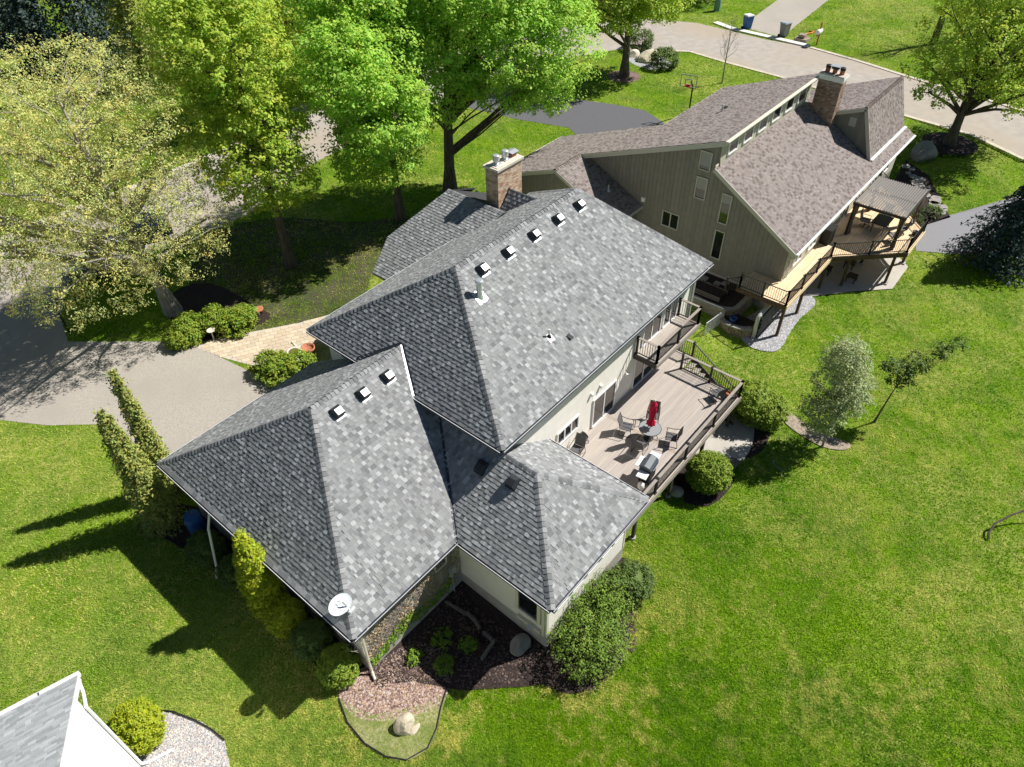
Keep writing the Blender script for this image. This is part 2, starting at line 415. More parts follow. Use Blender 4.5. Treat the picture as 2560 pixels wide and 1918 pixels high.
def shingles(pl, expo, tints, rg, over=.03, widths=(.11, .26)):
    out = []; q = pl.q; v0 = min(p[1] for p in q); v1 = max(p[1] for p in q)
    K = [(u, v if v > v0+1e-4 else v-over) for u, v in q]
    n = int((v1-v0+over)/expo)+1
    for i in range(n):
        va = v0-over+i*expo; vb = va+expo+.03
        lo = min(p[0] for p in K); hi = max(p[0] for p in K)
        u = lo-rg.random()*.5
        tall = False
        while u < hi:
            tall = not tall if rg.random() < .8 else tall
            w = rg.uniform(*widths)
            if tall: w *= .75
            th = .032 if tall else .022
            t = rg.choice(tints[1] if tall else tints[0]); k = rg.uniform(.93, 1.07)
            c = clip([(u, va), (u+w, va), (u+w, vb), (u, vb)], K)
            if len(c) >= 3:
                ar = abs(sum(c[j][0]*c[(j+1) % len(c)][1]-c[(j+1) % len(c)][0]*c[j][1] for j in range(len(c))))/2
                if ar > .0008: out.append((pl, c, va, vb, th, tuple(x*k for x in t), ar > .97*w*(vb-va), u, w, t))
            u += w
    return out
def tab_into(mb, T):
    pl, c, va, vb, th, t, *_ = T; n = len(c)
    top = [pl.at(u, v, .004+th*(1-.8*(v-va)/(vb-va))) for u, v in c]; bot = [pl.at(u, v, -.004) for u, v in c]
    fs = [tuple(range(n))]+[(i, n+i, n+(i+1) % n, (i+1) % n) for i in range(n)]
    mb.add(top+bot, fs, 0, t)
SHM = {}
def tab_object(T, mkey, parent):
    pl, c, va, vb, th, t, full, u, w, t0 = T
    wq = round(w/.03)*.03; key = (mkey, round(wq, 2), th, t0, round(vb-va, 3))
    if key not in SHM:
        mb = MB(); L = vb-va
        top = [(0, 0, .004+th), (w, 0, .004+th), (w, L, .004+th*.2), (0, L, .004+th*.2)]
        bot = [(x, y, -.004) for x, y, z in top]
        mb.add(top+bot, [(0, 1, 2, 3), (0, 4, 5, 1), (1, 5, 6, 2), (2, 6, 7, 3), (3, 7, 4, 0)], 0, t0)
        SHM[key] = mb.mesh('shingle', mkey)
    o = bpy.data.objects.new('shingle', SHM[key]); COL.objects.link(o); o.parent = parent
    p = pl.at(u, va, 0)-Vector(ORG[parent.name])
    o.matrix_local = Matrix(((pl.u.x, pl.v.x, pl.n.x, p.x), (pl.u.y, pl.v.y, pl.n.y, p.y), (pl.u.z, pl.v.z, pl.n.z, p.z), (0, 0, 0, 1)))
    ORG[o.name] = ORG[parent.name]
def deck_poly(mb, pts, th=.10):
    """roof sheathing under the shingles"""
    P = [Vector(p) for p in pts]; n = len(P)
    mb.add([p-Vector((0, 0, .006)) for p in P]+[p-Vector((0, 0, th)) for p in P],
           [tuple(range(n)), tuple(range(2*n-1, n-1, -1))]+[(i, n+i, n+(i+1) % n, (i+1) % n) for i in range(n)])
CAPS = {}
def ridge_caps(a, b, n1, n2, parent, mkey, expo, tints, rg, objs=True, into=None, half=.165):
    """overlapping bent cap pieces from a (low) to b; n1, n2 normals of the two planes it covers"""
    a = Vector(a); b = Vector(b); d = (b-a).normalized(); L = (b-a).length
    n1 = Vector(n1); n2 = Vector(n2); up = (n1+n2).normalized()
    s1 = n1.cross(d); s2 = n2.cross(d)
    if s1.dot(n2) > 0: s1 = -s1
    if s2.dot(n1) > 0: s2 = -s2
    n = int(L/expo); key0 = (mkey, round(a.x, 2), round(a.y, 2))
    for i in range(n):
        t = rg.choice(tints); key = (key0, t); p0 = a+d*(i*expo)
        def geo(o):
            l = expo+.05; vs = []
            for k, h in ((0, .052), (l, .020)):
                e = o+d*k
                vs += [e+s1*half+n1*(h*.75), e+s1*.05+n1*h, e+up*(h+.004), e+s2*.05+n2*h, e+s2*half+n2*(h*.75)]
            fs = [(j, j+1, j+6, j+5) for j in range(4)]
            lo = [v-up*.03 for v in vs[:5]]
            vs += lo; fs += [(j+1, j, 10+j, 11+j) for j in range(4)]
            return vs, fs
        if objs:
            if key not in CAPS:
                mb = MB(); mb.add(*geo(Vector((0, 0, 0))), 0, t); CAPS[key] = mb.mesh('ridge_cap', mkey)
            o = bpy.data.objects.new('ridge_cap', CAPS[key]); COL.objects.link(o); o.parent = parent
            o.location = p0-Vector(ORG[parent.name]); ORG[o.name] = ORG[parent.name]
        else: into.add(*geo(p0), 0, t)
GT_D = [(0.262, 0.27, 0.273), (0.244, 0.251, 0.256), (0.287, 0.294, 0.296), (0.183, 0.19, 0.195), (0.268, 0.276, 0.271), (0.226, 0.232, 0.235)]
GT_L = [(0.413, 0.427, 0.432), (0.355, 0.366, 0.373), (0.307, 0.316, 0.318), (0.274, 0.282, 0.284), (0.221, 0.226, 0.23), (0.288, 0.296, 0.298)]
BT_D = [(.265, .232, .222), (.245, .215, .206), (.285, .25, .24), (.255, .225, .212)]
BT_L = [(.31, .275, .262), (.17, .145, .135), (.28, .245, .225), (.20, .17, .16)]
PT_D = [(.40, .42, .43), (.36, .38, .39), (.44, .46, .47)]; PT_L = [(.50, .52, .53), (.33, .35, .36), (.42, .44, .45)]
def gutter(name, a, b, out, parent, w=.11, h=.10, end=True):
    """U-shaped eave gutter from a to b, outward direction out; top edge just under the shingle edge"""
    a = Vector(a); b = Vector(b); out = Vector(out)
    mb = MB(); z = Vector((0, 0, 1))
    def strip(p, q, r, s_, m): mb.add([p, q, r, s_], [(0, 1, 2, 3)], m)
    i0, i1 = a-z*.03, b-z*.03
    mb.beam(a-z*(.02+h/2)+out*.012, b-z*(.02+h/2)+out*.012, .012, h, 0)
    mb.beam(a-z*(.02+h)+out*(w/2), b-z*(.02+h)+out*(w/2), w, .012, 0)
    mb.beam(a-z*(.026+h/2)+out*w, b-z*(.026+h/2)+out*w, .010, h, 0)
    mb.beam(a-z*.022+out*(w+.004), b-z*.022+out*(w+.004), .022, .014, 1)
    return part(name, mb, ['gutter', 'gutterlip'], parent)
def window(name, ax, at, a0, a1, z0, z1, sgn, parent, cols=1, blinds=0, fr='trimwhite', w=.07, rows=1):
    """flat window in a wall: ax='x' wall runs along x at y=at (outward sgn*y); ax='y' wall runs along y at x=at"""
    def bx(mb, p0, p1, q0, q1, d0, d1, m=0):
        d0, d1 = sorted((at+sgn*d0, at+sgn*d1))
        mb.box((p0, d0, q0), (p1, d1, q1), m) if ax == 'x' else mb.box((d0, p0, q0), (d1, p1, q1), m)
    f = MB()
    bx(f, a0-w, a0, z0-w, z1+w, -.02, .07); bx(f, a1, a1+w, z0-w, z1+w, -.02, .07)
    bx(f, a0, a1, z1, z1+w, -.02, .07); bx(f, a0-.02, a1+.02, z0-w, z0, -.02, .09)
    for k in range(1, cols):
        c = a0+(a1-a0)*k/cols; bx(f, c-.035, c+.035, z0, z1, -.02, .055)
    o = part(name, f, fr, parent)
    for k in range(cols):
        g = MB(); p0 = a0+(a1-a0)*k/cols+(.035 if k else 0); p1 = a0+(a1-a0)*(k+1)/cols-(.035 if k < cols-1 else 0)
        bx(g, p0, p1, z0, z1, .012, .028); part('glass_pane', g, 'glass', o)
        if blinds:
            g = MB(); bx(g, p0, p1, z1-(z1-z0)*blinds, z1, .0282, .032); part('blind', g, 'blind', o)
    return o
# ------------------------------------------------------------------ plants
def leaf_quads(P, N, size, rg, aspect=.6, flat=.0):
    """kite-shaped leaves at points P facing N"""
    n = len(P); N = N/np.linalg.norm(N, axis=1, keepdims=True)
    r = rg.normal(size=(n, 3)); A = np.cross(N, r); A /= np.linalg.norm(A, axis=1, keepdims=True)+1e-9
    B = np.cross(N, A); s = size*rg.uniform(.65, 1.35, n)[:, None]
    V = np.empty((n, 4, 3)); bend = N*s*.18
    V[:, 0] = P-A*s*.5-bend; V[:, 1] = P+B*s*.5*aspect; V[:, 2] = P+A*s*.5-bend; V[:, 3] = P-B*s*.5*aspect
    F = np.arange(n*4).reshape(n, 4); return V.reshape(-1, 3), F
def jitter(n, rg, v=.22, hue=.12, base=None):
    k = rg.uniform(1-v, 1+v, n)[:, None]*np.ones(3); h = rg.normal(0, hue, n)
    k[:, 0] *= 1+h; k[:, 2] *= 1-h*.5
    return np.clip(k, .15, 2.2)
def crown_points(lobes, nclump, rg, shell=.5):
    """clump centres spread over ellipsoid lobes (cx, cy, cz, rx, ry, rz), denser outside"""
    L = np.array(lobes, float); vol = L[:, 3]*L[:, 4]*L[:, 5]; idx = rg.choice(len(L), nclump, p=vol**.8/np.sum(vol**.8))
    d = rg.normal(size=(nclump, 3)); d /= np.linalg.norm(d, axis=1, keepdims=True)
    r = (shell**3+(1-shell**3)*rg.random(nclump))**(1/3)
    C = L[idx, :3]+d*r[:, None]*L[idx, 3:6]
    return C, d
def crown_mesh(name, C, D, per, clump_r, size, mkey, rg, up=.5, v=.2, hue=.1, aspect=.6, sprig=None, warm=None):
    n = len(C)*per
    ci = np.repeat(np.arange(len(C)), per)
    cr = clump_r*rg.uniform(.6, 1.35, len(C))
    off = rg.normal(size=(n, 3)); off *= (rg.random(n)[:, None]**(1/3))/np.linalg.norm(off, axis=1, keepdims=True)
    P = C[ci]+off*cr[ci][:, None]*np.array([1, 1, .7])
    N = off*.8+D[ci]*.35+np.array([.25, -.12, up+.35])+rg.normal(0, .42, (n, 3))
    V, F = leaf_quads(P, N, size, rg, aspect)
    ct = jitter(len(C), rg, .12, hue*.6)[ci]
    return mesh_np(name, V, F, mkey, jitter(n, rg, v, hue)*ct)
def limbs(mb, base, fork, C, rg, trunk_r, k, lean=(0, 0), top=None, sides=7):
    """tapered trunk with limbs and branches reaching into the crown clumps C"""
    base = Vector(base); top = Vector(top) if top is not None else Vector((base.x+lean[0], base.y+lean[1], max(c[2] for c in C)*.86))
    pts = []; rr = []
    for i in range(9):
        t = i/8; p = base.lerp(top, t); wob = trunk_r*.5*math.sin(t*7+base.x)
        pts.append(p+Vector((wob, wob*.6, 0))*t); rr.append(trunk_r*(1.0-.9*t) if t > .06 else trunk_r*1.45)
    mb.tube([base-Vector((0, 0, .4))]+pts, [trunk_r*1.6]+rr, sides)
    H = top.z-base.z; order = rg.permutation(len(C))[:k]
    def trunk_at(t):
        t = max(0, min(.999, t))*8; i = int(t); return pts[i].lerp(pts[i+1], t-i), rr[i]+(rr[i+1]-rr[i])*(t-i)
    main = []
    for n_, j in enumerate(order):
        c = Vector(C[j]); hz = math.hypot(c.x-base.x, c.y-base.y)
        big = n_ < k*.22
        if big or not main or rg.random() < .25:
            zt = max(fork, min(c.z-hz*rg.uniform(.45, .9), top.z*.95)); t = (zt-base.z)/H
            p0, r0 = trunk_at(t); r = min(r0*.75, trunk_r*(.42 if big else .16))
        else:
            q = min(main, key=lambda m: (m[0]-c).length_squared); p0, r0 = q[1], q[2]; r = min(r0*.7, trunk_r*.14)
        mid = p0.lerp(c, .5)+Vector((rg.normal()*.25, rg.normal()*.25, hz*.06))
        q1 = p0.lerp(mid, .5)+Vector((rg.normal()*.12, rg.normal()*.12, 0)); q2 = mid.lerp(c, .5)+Vector((rg.normal()*.15, rg.normal()*.15, .1))
        mb.tube([p0, q1, mid, q2, c], [r, r*.8, r*.6, r*.38, r*.12], 6 if big else 4, cap=False)
        if big: main += [(c, mid, r*.6), (mid, mid, r*.6), (q2, q2, r*.38)]
def tree(name, label, cat, base, lobes, ncl, per, size, mkey, seed, trunk_r=.28, fork=3.0, k=70, clump_r=.55, bark='bark', lean=(0, 0), up=.5, shell=.5, hue=.1, group=None, v=.2, aspect=.6, top=None, gap=0.0):
    rg = np.random.default_rng(seed)
    root = thing(name, label, cat, base, group=group)
    C, D = crown_points(lobes, ncl, rg, shell)
    if gap:
        ph = rg.uniform(0, 6, 3); f = np.sin(C[:, 0]*1.3+ph[0])+np.sin(C[:, 1]*1.3+ph[1])+np.sin(C[:, 2]*1.5+ph[2]); keep = f > -3+gap*3; C, D = C[keep], D[keep]
    mb = MB(); limbs(mb, base, fork, C, rg, trunk_r, k, lean, top); part('trunk', mb, bark, root, True)
    me = crown_mesh('crown', C-np.array(base), D, per, clump_r, size, mkey, rg, up, v, hue, aspect)
    link('crown', me, root)
    return root
def shrub(name, label, cat, base, lobes, ncl, per, size, mkey, seed, clump_r=.14, up=.5, shell=.8, group=None, aspect=.55, hue=.12, v=.22, stems=5, core=None):
    rg = np.random.default_rng(seed); root = thing(name, label, cat, base, group=group)
    C, D = crown_points(lobes, ncl, rg, shell); b = np.array(base)
    ok = C[:, 2] > b[2]+.03; C, D = C[ok], D[ok]
    mb = MB()
    for i in range(stems):
        c = Vector(C[rg.integers(len(C))]); bb = Vector(base)+Vector((rg.normal()*.12, rg.normal()*.12, -.1))
        mb.tube([bb, bb.lerp(c, .5)+Vector((0, 0, .1)), c], [.03, .02, .008], 5, cap=False)
    part('stem', mb, 'bark', root)
    if core:
        m2 = MB()
        for cx, cy, cz, rx, ry, rz in lobes:
            prof = [(max(.02, math.cos(a))*1.0, math.sin(a)) for a in np.linspace(-1.5, 1.5, 9)]
            o = len(m2.v); m2.lathe(prof, (0, 0, 0), 12); 
            for i in range(o, len(m2.v)): x, y, z = m2.v[i]; m2.v[i] = (cx+x*rx*core, cy+y*ry*core, max(b[2]-.05, cz+z*rz*core))
        part('inner_foliage', m2, mkey, root)
    link('foliage', crown_mesh('foliage', C-b, D, per, clump_r, size, mkey, rg, up, v, hue, aspect), root)
    return root
def conifer(name, label, base, h, r0, mkey, seed, layers=26, size=.16, droop=.6, per=26, lean=(0, 0), group=None, narrow=1.0, cat='conifer'):
    rg = np.random.default_rng(seed); root = thing(name, label, cat, base, group=group); b = np.array(base)
    P = []; N = []; mb = MB()
    mb.tube([base, (base[0]+lean[0]*.5, base[1]+lean[1]*.5, base[2]+h*.5), (base[0]+lean[0], base[1]+lean[1], base[2]+h)], [.05+h*.012, .03+h*.006, .012], 7)
    for i in range(layers):
        t = (i+rg.random())/layers; z = .2+t*(h-.2); R = r0*(1-t)**narrow*(.75+.5*rg.random())+.10
        nb = max(4, int(9*(1-t)+4))
        for j in range(nb):
            a = 2*math.pi*(j+rg.random())/nb; L = R*rg.uniform(.65, 1.15)
            s = np.linspace(.15, 1, per); w = .10+.10*L
            x = s*L; zz = z-droop*(s**1.6)*L*.9
            pts = np.stack([b[0]+lean[0]*z/h+np.cos(a)*x, b[1]+lean[1]*z/h+np.sin(a)*x, b[2]+np.maximum(zz, .03)], 1)
            sc = w*(1.15-s)[:, None]*1.4; pts += rg.normal(size=pts.shape)*sc*np.array([.8, .8, .5])
            P.append(pts); N.append(np.tile([math.cos(a)*.7, math.sin(a)*.7, .75], (per, 1))+rg.normal(0, .5, (per, 3)))
    P = np.concatenate(P); N = np.concatenate(N); V, F = leaf_quads(P-b, N, size, rg, .45)
    part('trunk', mb, 'bark', root, True); link('foliage', mesh_np('foliage', V, F, mkey, jitter(len(F), rg, .3, .12)), root)
    return root
def bare_tree(name, label, base, h, spread, seed, r=.05, n=14, bark='twig', levels=2, cat='tree'):
    rg = np.random.default_rng(seed); root = thing(name, label, cat, base); b = Vector(base); mb = MB(); tw = MB()
    top = b+Vector((rg.normal()*.1, rg.normal()*.1, h))
    mb.tube([b-Vector((0, 0, .3)), b.lerp(top, .35), b.lerp(top, .7), top], [r*1.2, r*.8, r*.5, r*.12], 6)
    for i in range(n):
        t = .3+.65*i/n; p = b.lerp(top, t); a = i*2.4+rg.random(); L = spread*(1.15-t)*rg.uniform(.8, 1.2)
        e = p+Vector((math.cos(a)*L*.6, math.sin(a)*L*.6, L*.95)); m = p.lerp(e, .5)+Vector((math.cos(a)*L*.12, math.sin(a)*L*.12, -L*.05))
        tw.tube([p, m, e], [r*.4*(1.1-t), r*.25*(1.1-t)+.004, .004], 4, cap=False)
        for q in range(4*levels):
            s = rg.uniform(.25, .95); o = p.lerp(e, s); d = Vector((rg.normal(), rg.normal(), abs(rg.normal())+.6)).normalized()*L*.35*rg.uniform(.5, 1.2)
            tw.tube([o, o+d*.5+Vector((rg.normal()*.05, 0, 0)), o+d], [.012, .009, .004], 3, cap=False)
    part('trunk', mb, bark, root, True); part('branches', tw, bark, root); return root
# ------------------------------------------------------------------ ground
xs = np.r_[-900, -500, -250, -120, -70, -45, np.arange(-30, 46, .5), 60, 90, 150, 300, 600, 900]
ys = np.r_[-900, -500, -250, -120, -70, -45, np.arange(-30, 31, .5), 45, 70, 120, 250, 500, 900]
X, Y = np.meshgrid(xs, ys); Z = zg(X, Y); nx, ny = len(xs), len(ys)
ii = np.arange((nx-1)*(ny-1)); r_, c_ = ii//(nx-1), ii % (nx-1); a_ = r_*nx+c_
struct('lawn', mesh_np('lawn', np.stack([X.ravel(), Y.ravel(), Z.ravel()], 1), np.stack([a_, a_+1, a_+nx+1, a_+nx], 1), 'grass', smooth=True))
BEDS = []      # outlines where no grass grows
def bed(name, poly, dz, mkey, res=.6, kind='structure', flat=False, no_grass=True):
    if no_grass: BEDS.append([(p[0], p[1]) for p in poly])
    return sheet(name, poly, dz, mkey, 0 if flat else res, kind)
outer = [G2(-60, 560), G2(0, 520), G2(78, 485), G2(277, 409), G2(397, 362), G2(474, 330), (30, 48.5), (46, 46), (60, 41), (68, 35.5), G2(1505, 50), G2(1575, 66), G2(1650, 85), G2(1750, 103), G2(1850, 131), G2(1960, 166), G2(2212, 240), G2(2420, 290)]
inner = [G2(2420, 420), G2(2212, 345), G2(2100, 292), G2(1960, 252), G2(1690, 168), G2(1560, 133), G2(1490, 112), (57, 32.0), (51, 35.0), (42, 36.8), (30, 37.5), (18, 36.6), G2(540, 462), G2(422, 512), (0.5, 35.2), (-3, 36.2), G2(0, 655), G2(-60, 690)]
bed('street', outer+inner, .010, 'road', flat=True)
def strip(name, line, w, z0, z1, mkey, close=False):
    mb = MB(); P = [np.array(p) for p in line]; n = len(P)
    for i in range(n-1):
        a, b = P[i], P[i+1]; d = (b-a)/np.linalg.norm(b-a); e = np.array([-d[1], d[0]])*w/2
        q = [a-e, b-e, b+e, a+e]; mb.prism([tuple(v) for v in q], z0, z1-.0008*(i % 2))
    return struct(name, mb, mkey)
strip('kerb', [G2(-60, 560), G2(0, 520), G2(78, 485), G2(277, 409), G2(397, 362), G2(474, 330), (30, 48.5)], .6, -.1, .09, 'kerb')
strip('kerb', [G2(1750, 103), G2(1850, 131), G2(1960, 166), G2(2212, 240)], .45, -.1, .07, 'kerb')
strip('kerb', [G2(1545, 50), G2(1580, 63), G2(1650, 79), G2(1747, 101)], .75, -.1, .14, 'kerbnew')
strip('kerb', [G2(2212, 345), G2(2100, 292), G2(1960, 252), G2(1690, 168), G2(1560, 133), G2(1490, 112), (57, 32.0)], .4, -.1, .06, 'kerb')
drive1 = [(-7.2, 11.8), (.5, 11.8), (.5, 16.2), (.15, 17.2), (-.5, 21.6), (-1.2, 24.6), G2(360, 738), (-5.4, 29.6), (-4.6, 32.2), (-2.6, 35.6), (.5, 35.8), (-3, 36.6), (-14, 40), (-22, 42), (-22, 34), (-15, 30), (-10.9, 26.1), (-9.4, 23.6), (-7.5, 21.4), (-7.0, 17.5)]
bed('driveway', drive1, .014, 'drive', flat=True)
bed('asphalt_driveway', [(29, 10.3), (36.8, 10.3), (43.3, 18.2), (44.6, 21.0), (43.9, 24.3), (42.6, 28), (41.5, 37.0), (34.5, 37.4), (35.8, 29), (37.2, 24.2), (35, 20.5), (29, 17)], .016, 'asphalt', flat=True)
bed('side_driveway', [G2(1988, 478), G2(2060, 450), G2(2212, 413), G2(2400, 380), G2(2400, 545), G2(2212, 537), G2(2060, 533), G2(1984, 527)], .03, 'asphalt2')
bed('opposite_driveway', [G2(1600, 58), G2(1690, 82), G2(1712, 62), G2(1790, 0), G2(1850, -50), G2(1740, -60), G2(1680, 0)], .018, 'drive', flat=True)
# garden beds on the lawn
def px(pts, z=0.0): return [G2(a, b, z) for a, b in pts]
bed('mulch_bed', smoothpoly(px([(800, 1432), (745, 1478), (735, 1515), (790, 1560), (880, 1545), (945, 1520), (964, 1487), (975, 1420), (905, 1380)], -.1), 3), .030, 'mulch', .4)
bed('thin_grass_bed', smoothpoly(px([(733, 1512), (760, 1580), (815, 1630), (880, 1648), (935, 1605), (948, 1550), (964, 1490), (940, 1505), (870, 1530), (795, 1545)], -.2), 3), .045, 'dryground', .4, no_grass=False)
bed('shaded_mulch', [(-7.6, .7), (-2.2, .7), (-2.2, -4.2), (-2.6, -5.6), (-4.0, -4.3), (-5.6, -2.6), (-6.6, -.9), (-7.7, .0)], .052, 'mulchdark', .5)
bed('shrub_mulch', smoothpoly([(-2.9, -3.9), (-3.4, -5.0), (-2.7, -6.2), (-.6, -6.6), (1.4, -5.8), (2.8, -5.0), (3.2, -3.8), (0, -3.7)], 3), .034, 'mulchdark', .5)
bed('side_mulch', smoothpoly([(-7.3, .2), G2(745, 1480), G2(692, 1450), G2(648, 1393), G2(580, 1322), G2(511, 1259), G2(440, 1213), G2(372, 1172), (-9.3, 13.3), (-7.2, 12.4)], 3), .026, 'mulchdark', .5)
bed('birch_mulch', smoothpoly(px([(1690, 880), (1725, 905), (1770, 935), (1835, 958), (1825, 972), (1775, 965), (1715, 930), (1685, 900)], -.55), 3), .05, 'soil', .4)
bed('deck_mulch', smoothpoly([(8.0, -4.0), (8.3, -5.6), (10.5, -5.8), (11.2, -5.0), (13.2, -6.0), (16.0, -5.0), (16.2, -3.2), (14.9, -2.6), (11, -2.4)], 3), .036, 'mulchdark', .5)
bed('patio_slab', smoothpoly([(10.6, -3.0), (11.4, -5.2), (12.6, -5.5), (14.2, -5.0), (14.9, -4.3), (14.9, -2.4), (11, -2)], 2), .06, 'patio', .5)
bed('lower_patio', [(27.2, -2.46), (29.5, -4.4), (31.3, -6.2), (34.5, -6.15), (35.3, -5.3), (37.5, -2.6), (37.5, -1.2), (27.2, -1.2)], .06, 'patio', .8)
GR = smoothpoly([(20.3, -1.5), (20.45, -2.7), (21.2, -3.2), (23, -3.0), (24.7, -2.9), (26.5, -3.05), (27.3, -2.5), (27.3, -1.2), (24.0, -.6), (21.6, -.3)], 3)
bed('gravel_bed', GR, .05, 'gravel', .4)
bed('yew_mulch', smoothpoly([(-1.6, 24.4), (-.8, 25.8), (1.2, 29.2), (3.4, 28.2), (3.8, 24), (3.6, 22), (1, 22.6)], 3), .010, 'mulchdark', flat=True)
bed('corner_soil', [(.5, 15.6), (.6, 17.2), (1.0, 18.9), (4.6, 17.9), (6, 17.0), (6, 12.2), (.5, 12.2)], .012, 'dryground', flat=True)
bed('boulder_bed', smoothpoly(px([(1352, 120), (1375, 105), (1420, 118), (1455, 140), (1420, 152), (1370, 140)]), 3), .012, 'gravel', flat=True)
bed('maple_mulch', [(50.5+1.7*math.cos(a), 27.2+1.7*math.sin(a)) for a in np.linspace(0, 6.1, 18)], .016, 'mulch', flat=True)
bed('side_garden', px([(1925, 395), (1960, 340), (2010, 370), (2050, 440), (2060, 455), (1985, 478), (1960, 440)]), .03, 'mulchdark', .8)
bed('right_maple_mulch', [(54.4+2.2*math.cos(a), -2.8+2.2*math.sin(a)) for a in np.linspace(0, 6.1, 18)], .03, 'mulchdark', .8)
GB = [(-13.2, 1.2), (-12.6, 2.6), (-12.75, 3.8), (-13.25, 5.0), (-14.0, 5.9), (-14.95, 6.2), (-15.1, 4.2), (-15.4, 3.0), (-15.6, 1.2)]
BEDS.append(GB); sheet('pebble_bed', GB, .014, 'gravel', .5)
# pebbles in the near bed: real stones, one mass
def stones(name, poly, n, smin, smax, seed, cols, z=.02, mk='pebble'):
    rg = np.random.default_rng(seed); xs_ = [p[0] for p in poly]; ys_ = [p[1] for p in poly]; V = []; F = []; T = []
    base = np.array([(1, 0, -.1), (0, 1, -.1), (-1, 0, -.1), (0, -1, -.1), (.35, .2, .75), (-.3, -.25, .7)])
    fc = [(0, 1, 4), (1, 2, 4), (2, 5, 4), (2, 3, 5), (3, 0, 5), (0, 4, 5)]
    k = 0
    while k < n:
        x, y = rg.uniform(min(xs_), max(xs_)), rg.uniform(min(ys_), max(ys_))
        if not inside(x, y, poly): continue
        s = rg.uniform(smin, smax); a = rg.uniform(0, 6.28); q = base*s*np.array([1, rg.uniform(.6, 1), .7]); ca, sa = math.cos(a), math.sin(a)
        q = np.stack([x+q[:, 0]*ca-q[:, 1]*sa, y+q[:, 0]*sa+q[:, 1]*ca, float(zg(x, y))+z+q[:, 2]], 1)
        V.append(q); F += [tuple(i+6*k for i in f) for f in fc]; c = cols[rg.integers(len(cols))]; T += [c]*6; k += 1
    return tag(link(name, mesh_np(name, np.concatenate(V), np.array(F), mk, np.array(T))), kind='stuff')
PC = [(.62, .55, .48), (.50, .46, .44), (.40, .38, .38), (.68, .62, .56), (.52, .40, .33), (.30, .29, .30), (.60, .58, .57)]
stones('pebbles', GB, 5200, .018, .045, 3, PC)
stones('gravel', GR, 5000, .025, .055, 4, [(.42, .42, .43), (.52, .52, .53), (.32, .32, .33), (.62, .62, .62), (.25, .25, .26)], .055)
MP = smoothpoly(px([(800, 1432), (745, 1478), (735, 1515), (790, 1560), (880, 1545), (945, 1520), (964, 1487), (975, 1420), (905, 1380)], -.1), 3)
stones('mulch_chips', MP, 5200, .02, .07, 5, [(.34, .24, .20), (.24, .16, .13), (.44, .32, .27), (.14, .09, .075), (.40, .27, .17), (.5, .42, .38)], .035)
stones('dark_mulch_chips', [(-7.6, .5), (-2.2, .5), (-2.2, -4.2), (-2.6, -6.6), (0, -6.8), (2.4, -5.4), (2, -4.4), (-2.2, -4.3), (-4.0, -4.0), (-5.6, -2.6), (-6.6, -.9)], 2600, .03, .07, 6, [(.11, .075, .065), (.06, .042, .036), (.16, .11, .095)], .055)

# black plastic edging strips
def edging(label, pts, z=.07, closed=False):
    mb = MB(); P = [Vector((p[0], p[1], float(zg(p[0], p[1]))+z)) for p in pts]
    mb.tube(P, .028, 5); single('bed_edging', mb, 'edging', label, 'bed edging')
cr = lambda pts: smoothpoly(pts+pts[::-1], 5)[:5*(len(pts)-1)+1]
edging('thin black edging curving round the thin-grass bed with the pale rock', [G2(733, 1512, -.1), G2(752, 1565, -.15), G2(790, 1612, -.2), G2(835, 1640, -.2), G2(880, 1648, -.25), G2(925, 1620, -.3), G2(943, 1575, -.3), G2(952, 1525, -.3), G2(968, 1470, -.3)])
edging('black edging arc round the pebble bed by the white wall', [(-12.6, 2.6), (-12.68, 3.3), (-12.9, 4.1), (-13.25, 5.0), (-13.6, 5.5), (-14.0, 5.9), (-14.5, 6.1)])
edging('black edging beside the shaded row of evergreens along the garage', [G2(745, 1480), G2(692, 1450), G2(648, 1393), G2(580, 1322), G2(511, 1259), G2(440, 1213), G2(372, 1172)])

# clay pavers of the front walk, each its own piece
WALK = [(-.35, 21.0), (-.9, 23.3), (0.5, 22.9), (1.8, 22.0), (4.4, 20.3), (9.5, 17.9), (9.2, 16.4), (4.2, 17.9), (1.0, 18.95), (.35, 19.0)]
bed('front_walk', WALK, .018, 'mortar', flat=True)
rg0 = random.Random(4); PV = {}; walk = bpy.data.objects['front_walk']
ang = math.radians(-28); ca, sa = math.cos(ang), math.sin(ang); npv = 0
for i in range(-40, 60):
    for j in range(-40, 60):
        u, v = i*.46+(.23 if j % 2 else 0), j*.31; x, y = 3+u*ca-v*sa, 19.5+u*sa+v*ca
        if inside(x, y, WALK, .14) and npv < 290:
            t = rg0.choice([(1, 1, 1), (.9, .88, .84), (1.08, 1.05, 1), (.95, .9, .85)])
            if t not in PV: PV[t] = MB().box((-.222, -.147, 0), (.222, .147, .02), 0, t).mesh('paver', 'paver')
            o = bpy.data.objects.new('paver', PV[t]); COL.objects.link(o); o.parent = walk; o.location = (x, y, .016+rg0.uniform(0, .004)); o.rotation_euler = (0, 0, ang); npv += 1
bed('shaded_lawn', smoothpoly(px([(415, 560), (470, 500), (600, 470), (760, 480), (860, 470), (900, 500), (800, 600), (790, 690), (700, 715), (600, 745), (540, 720), (420, 640)]), 3), .009, 'thinlawn', flat=True, no_grass=False)  # thin brownish lawn; the trees' shade is put into its dark colour
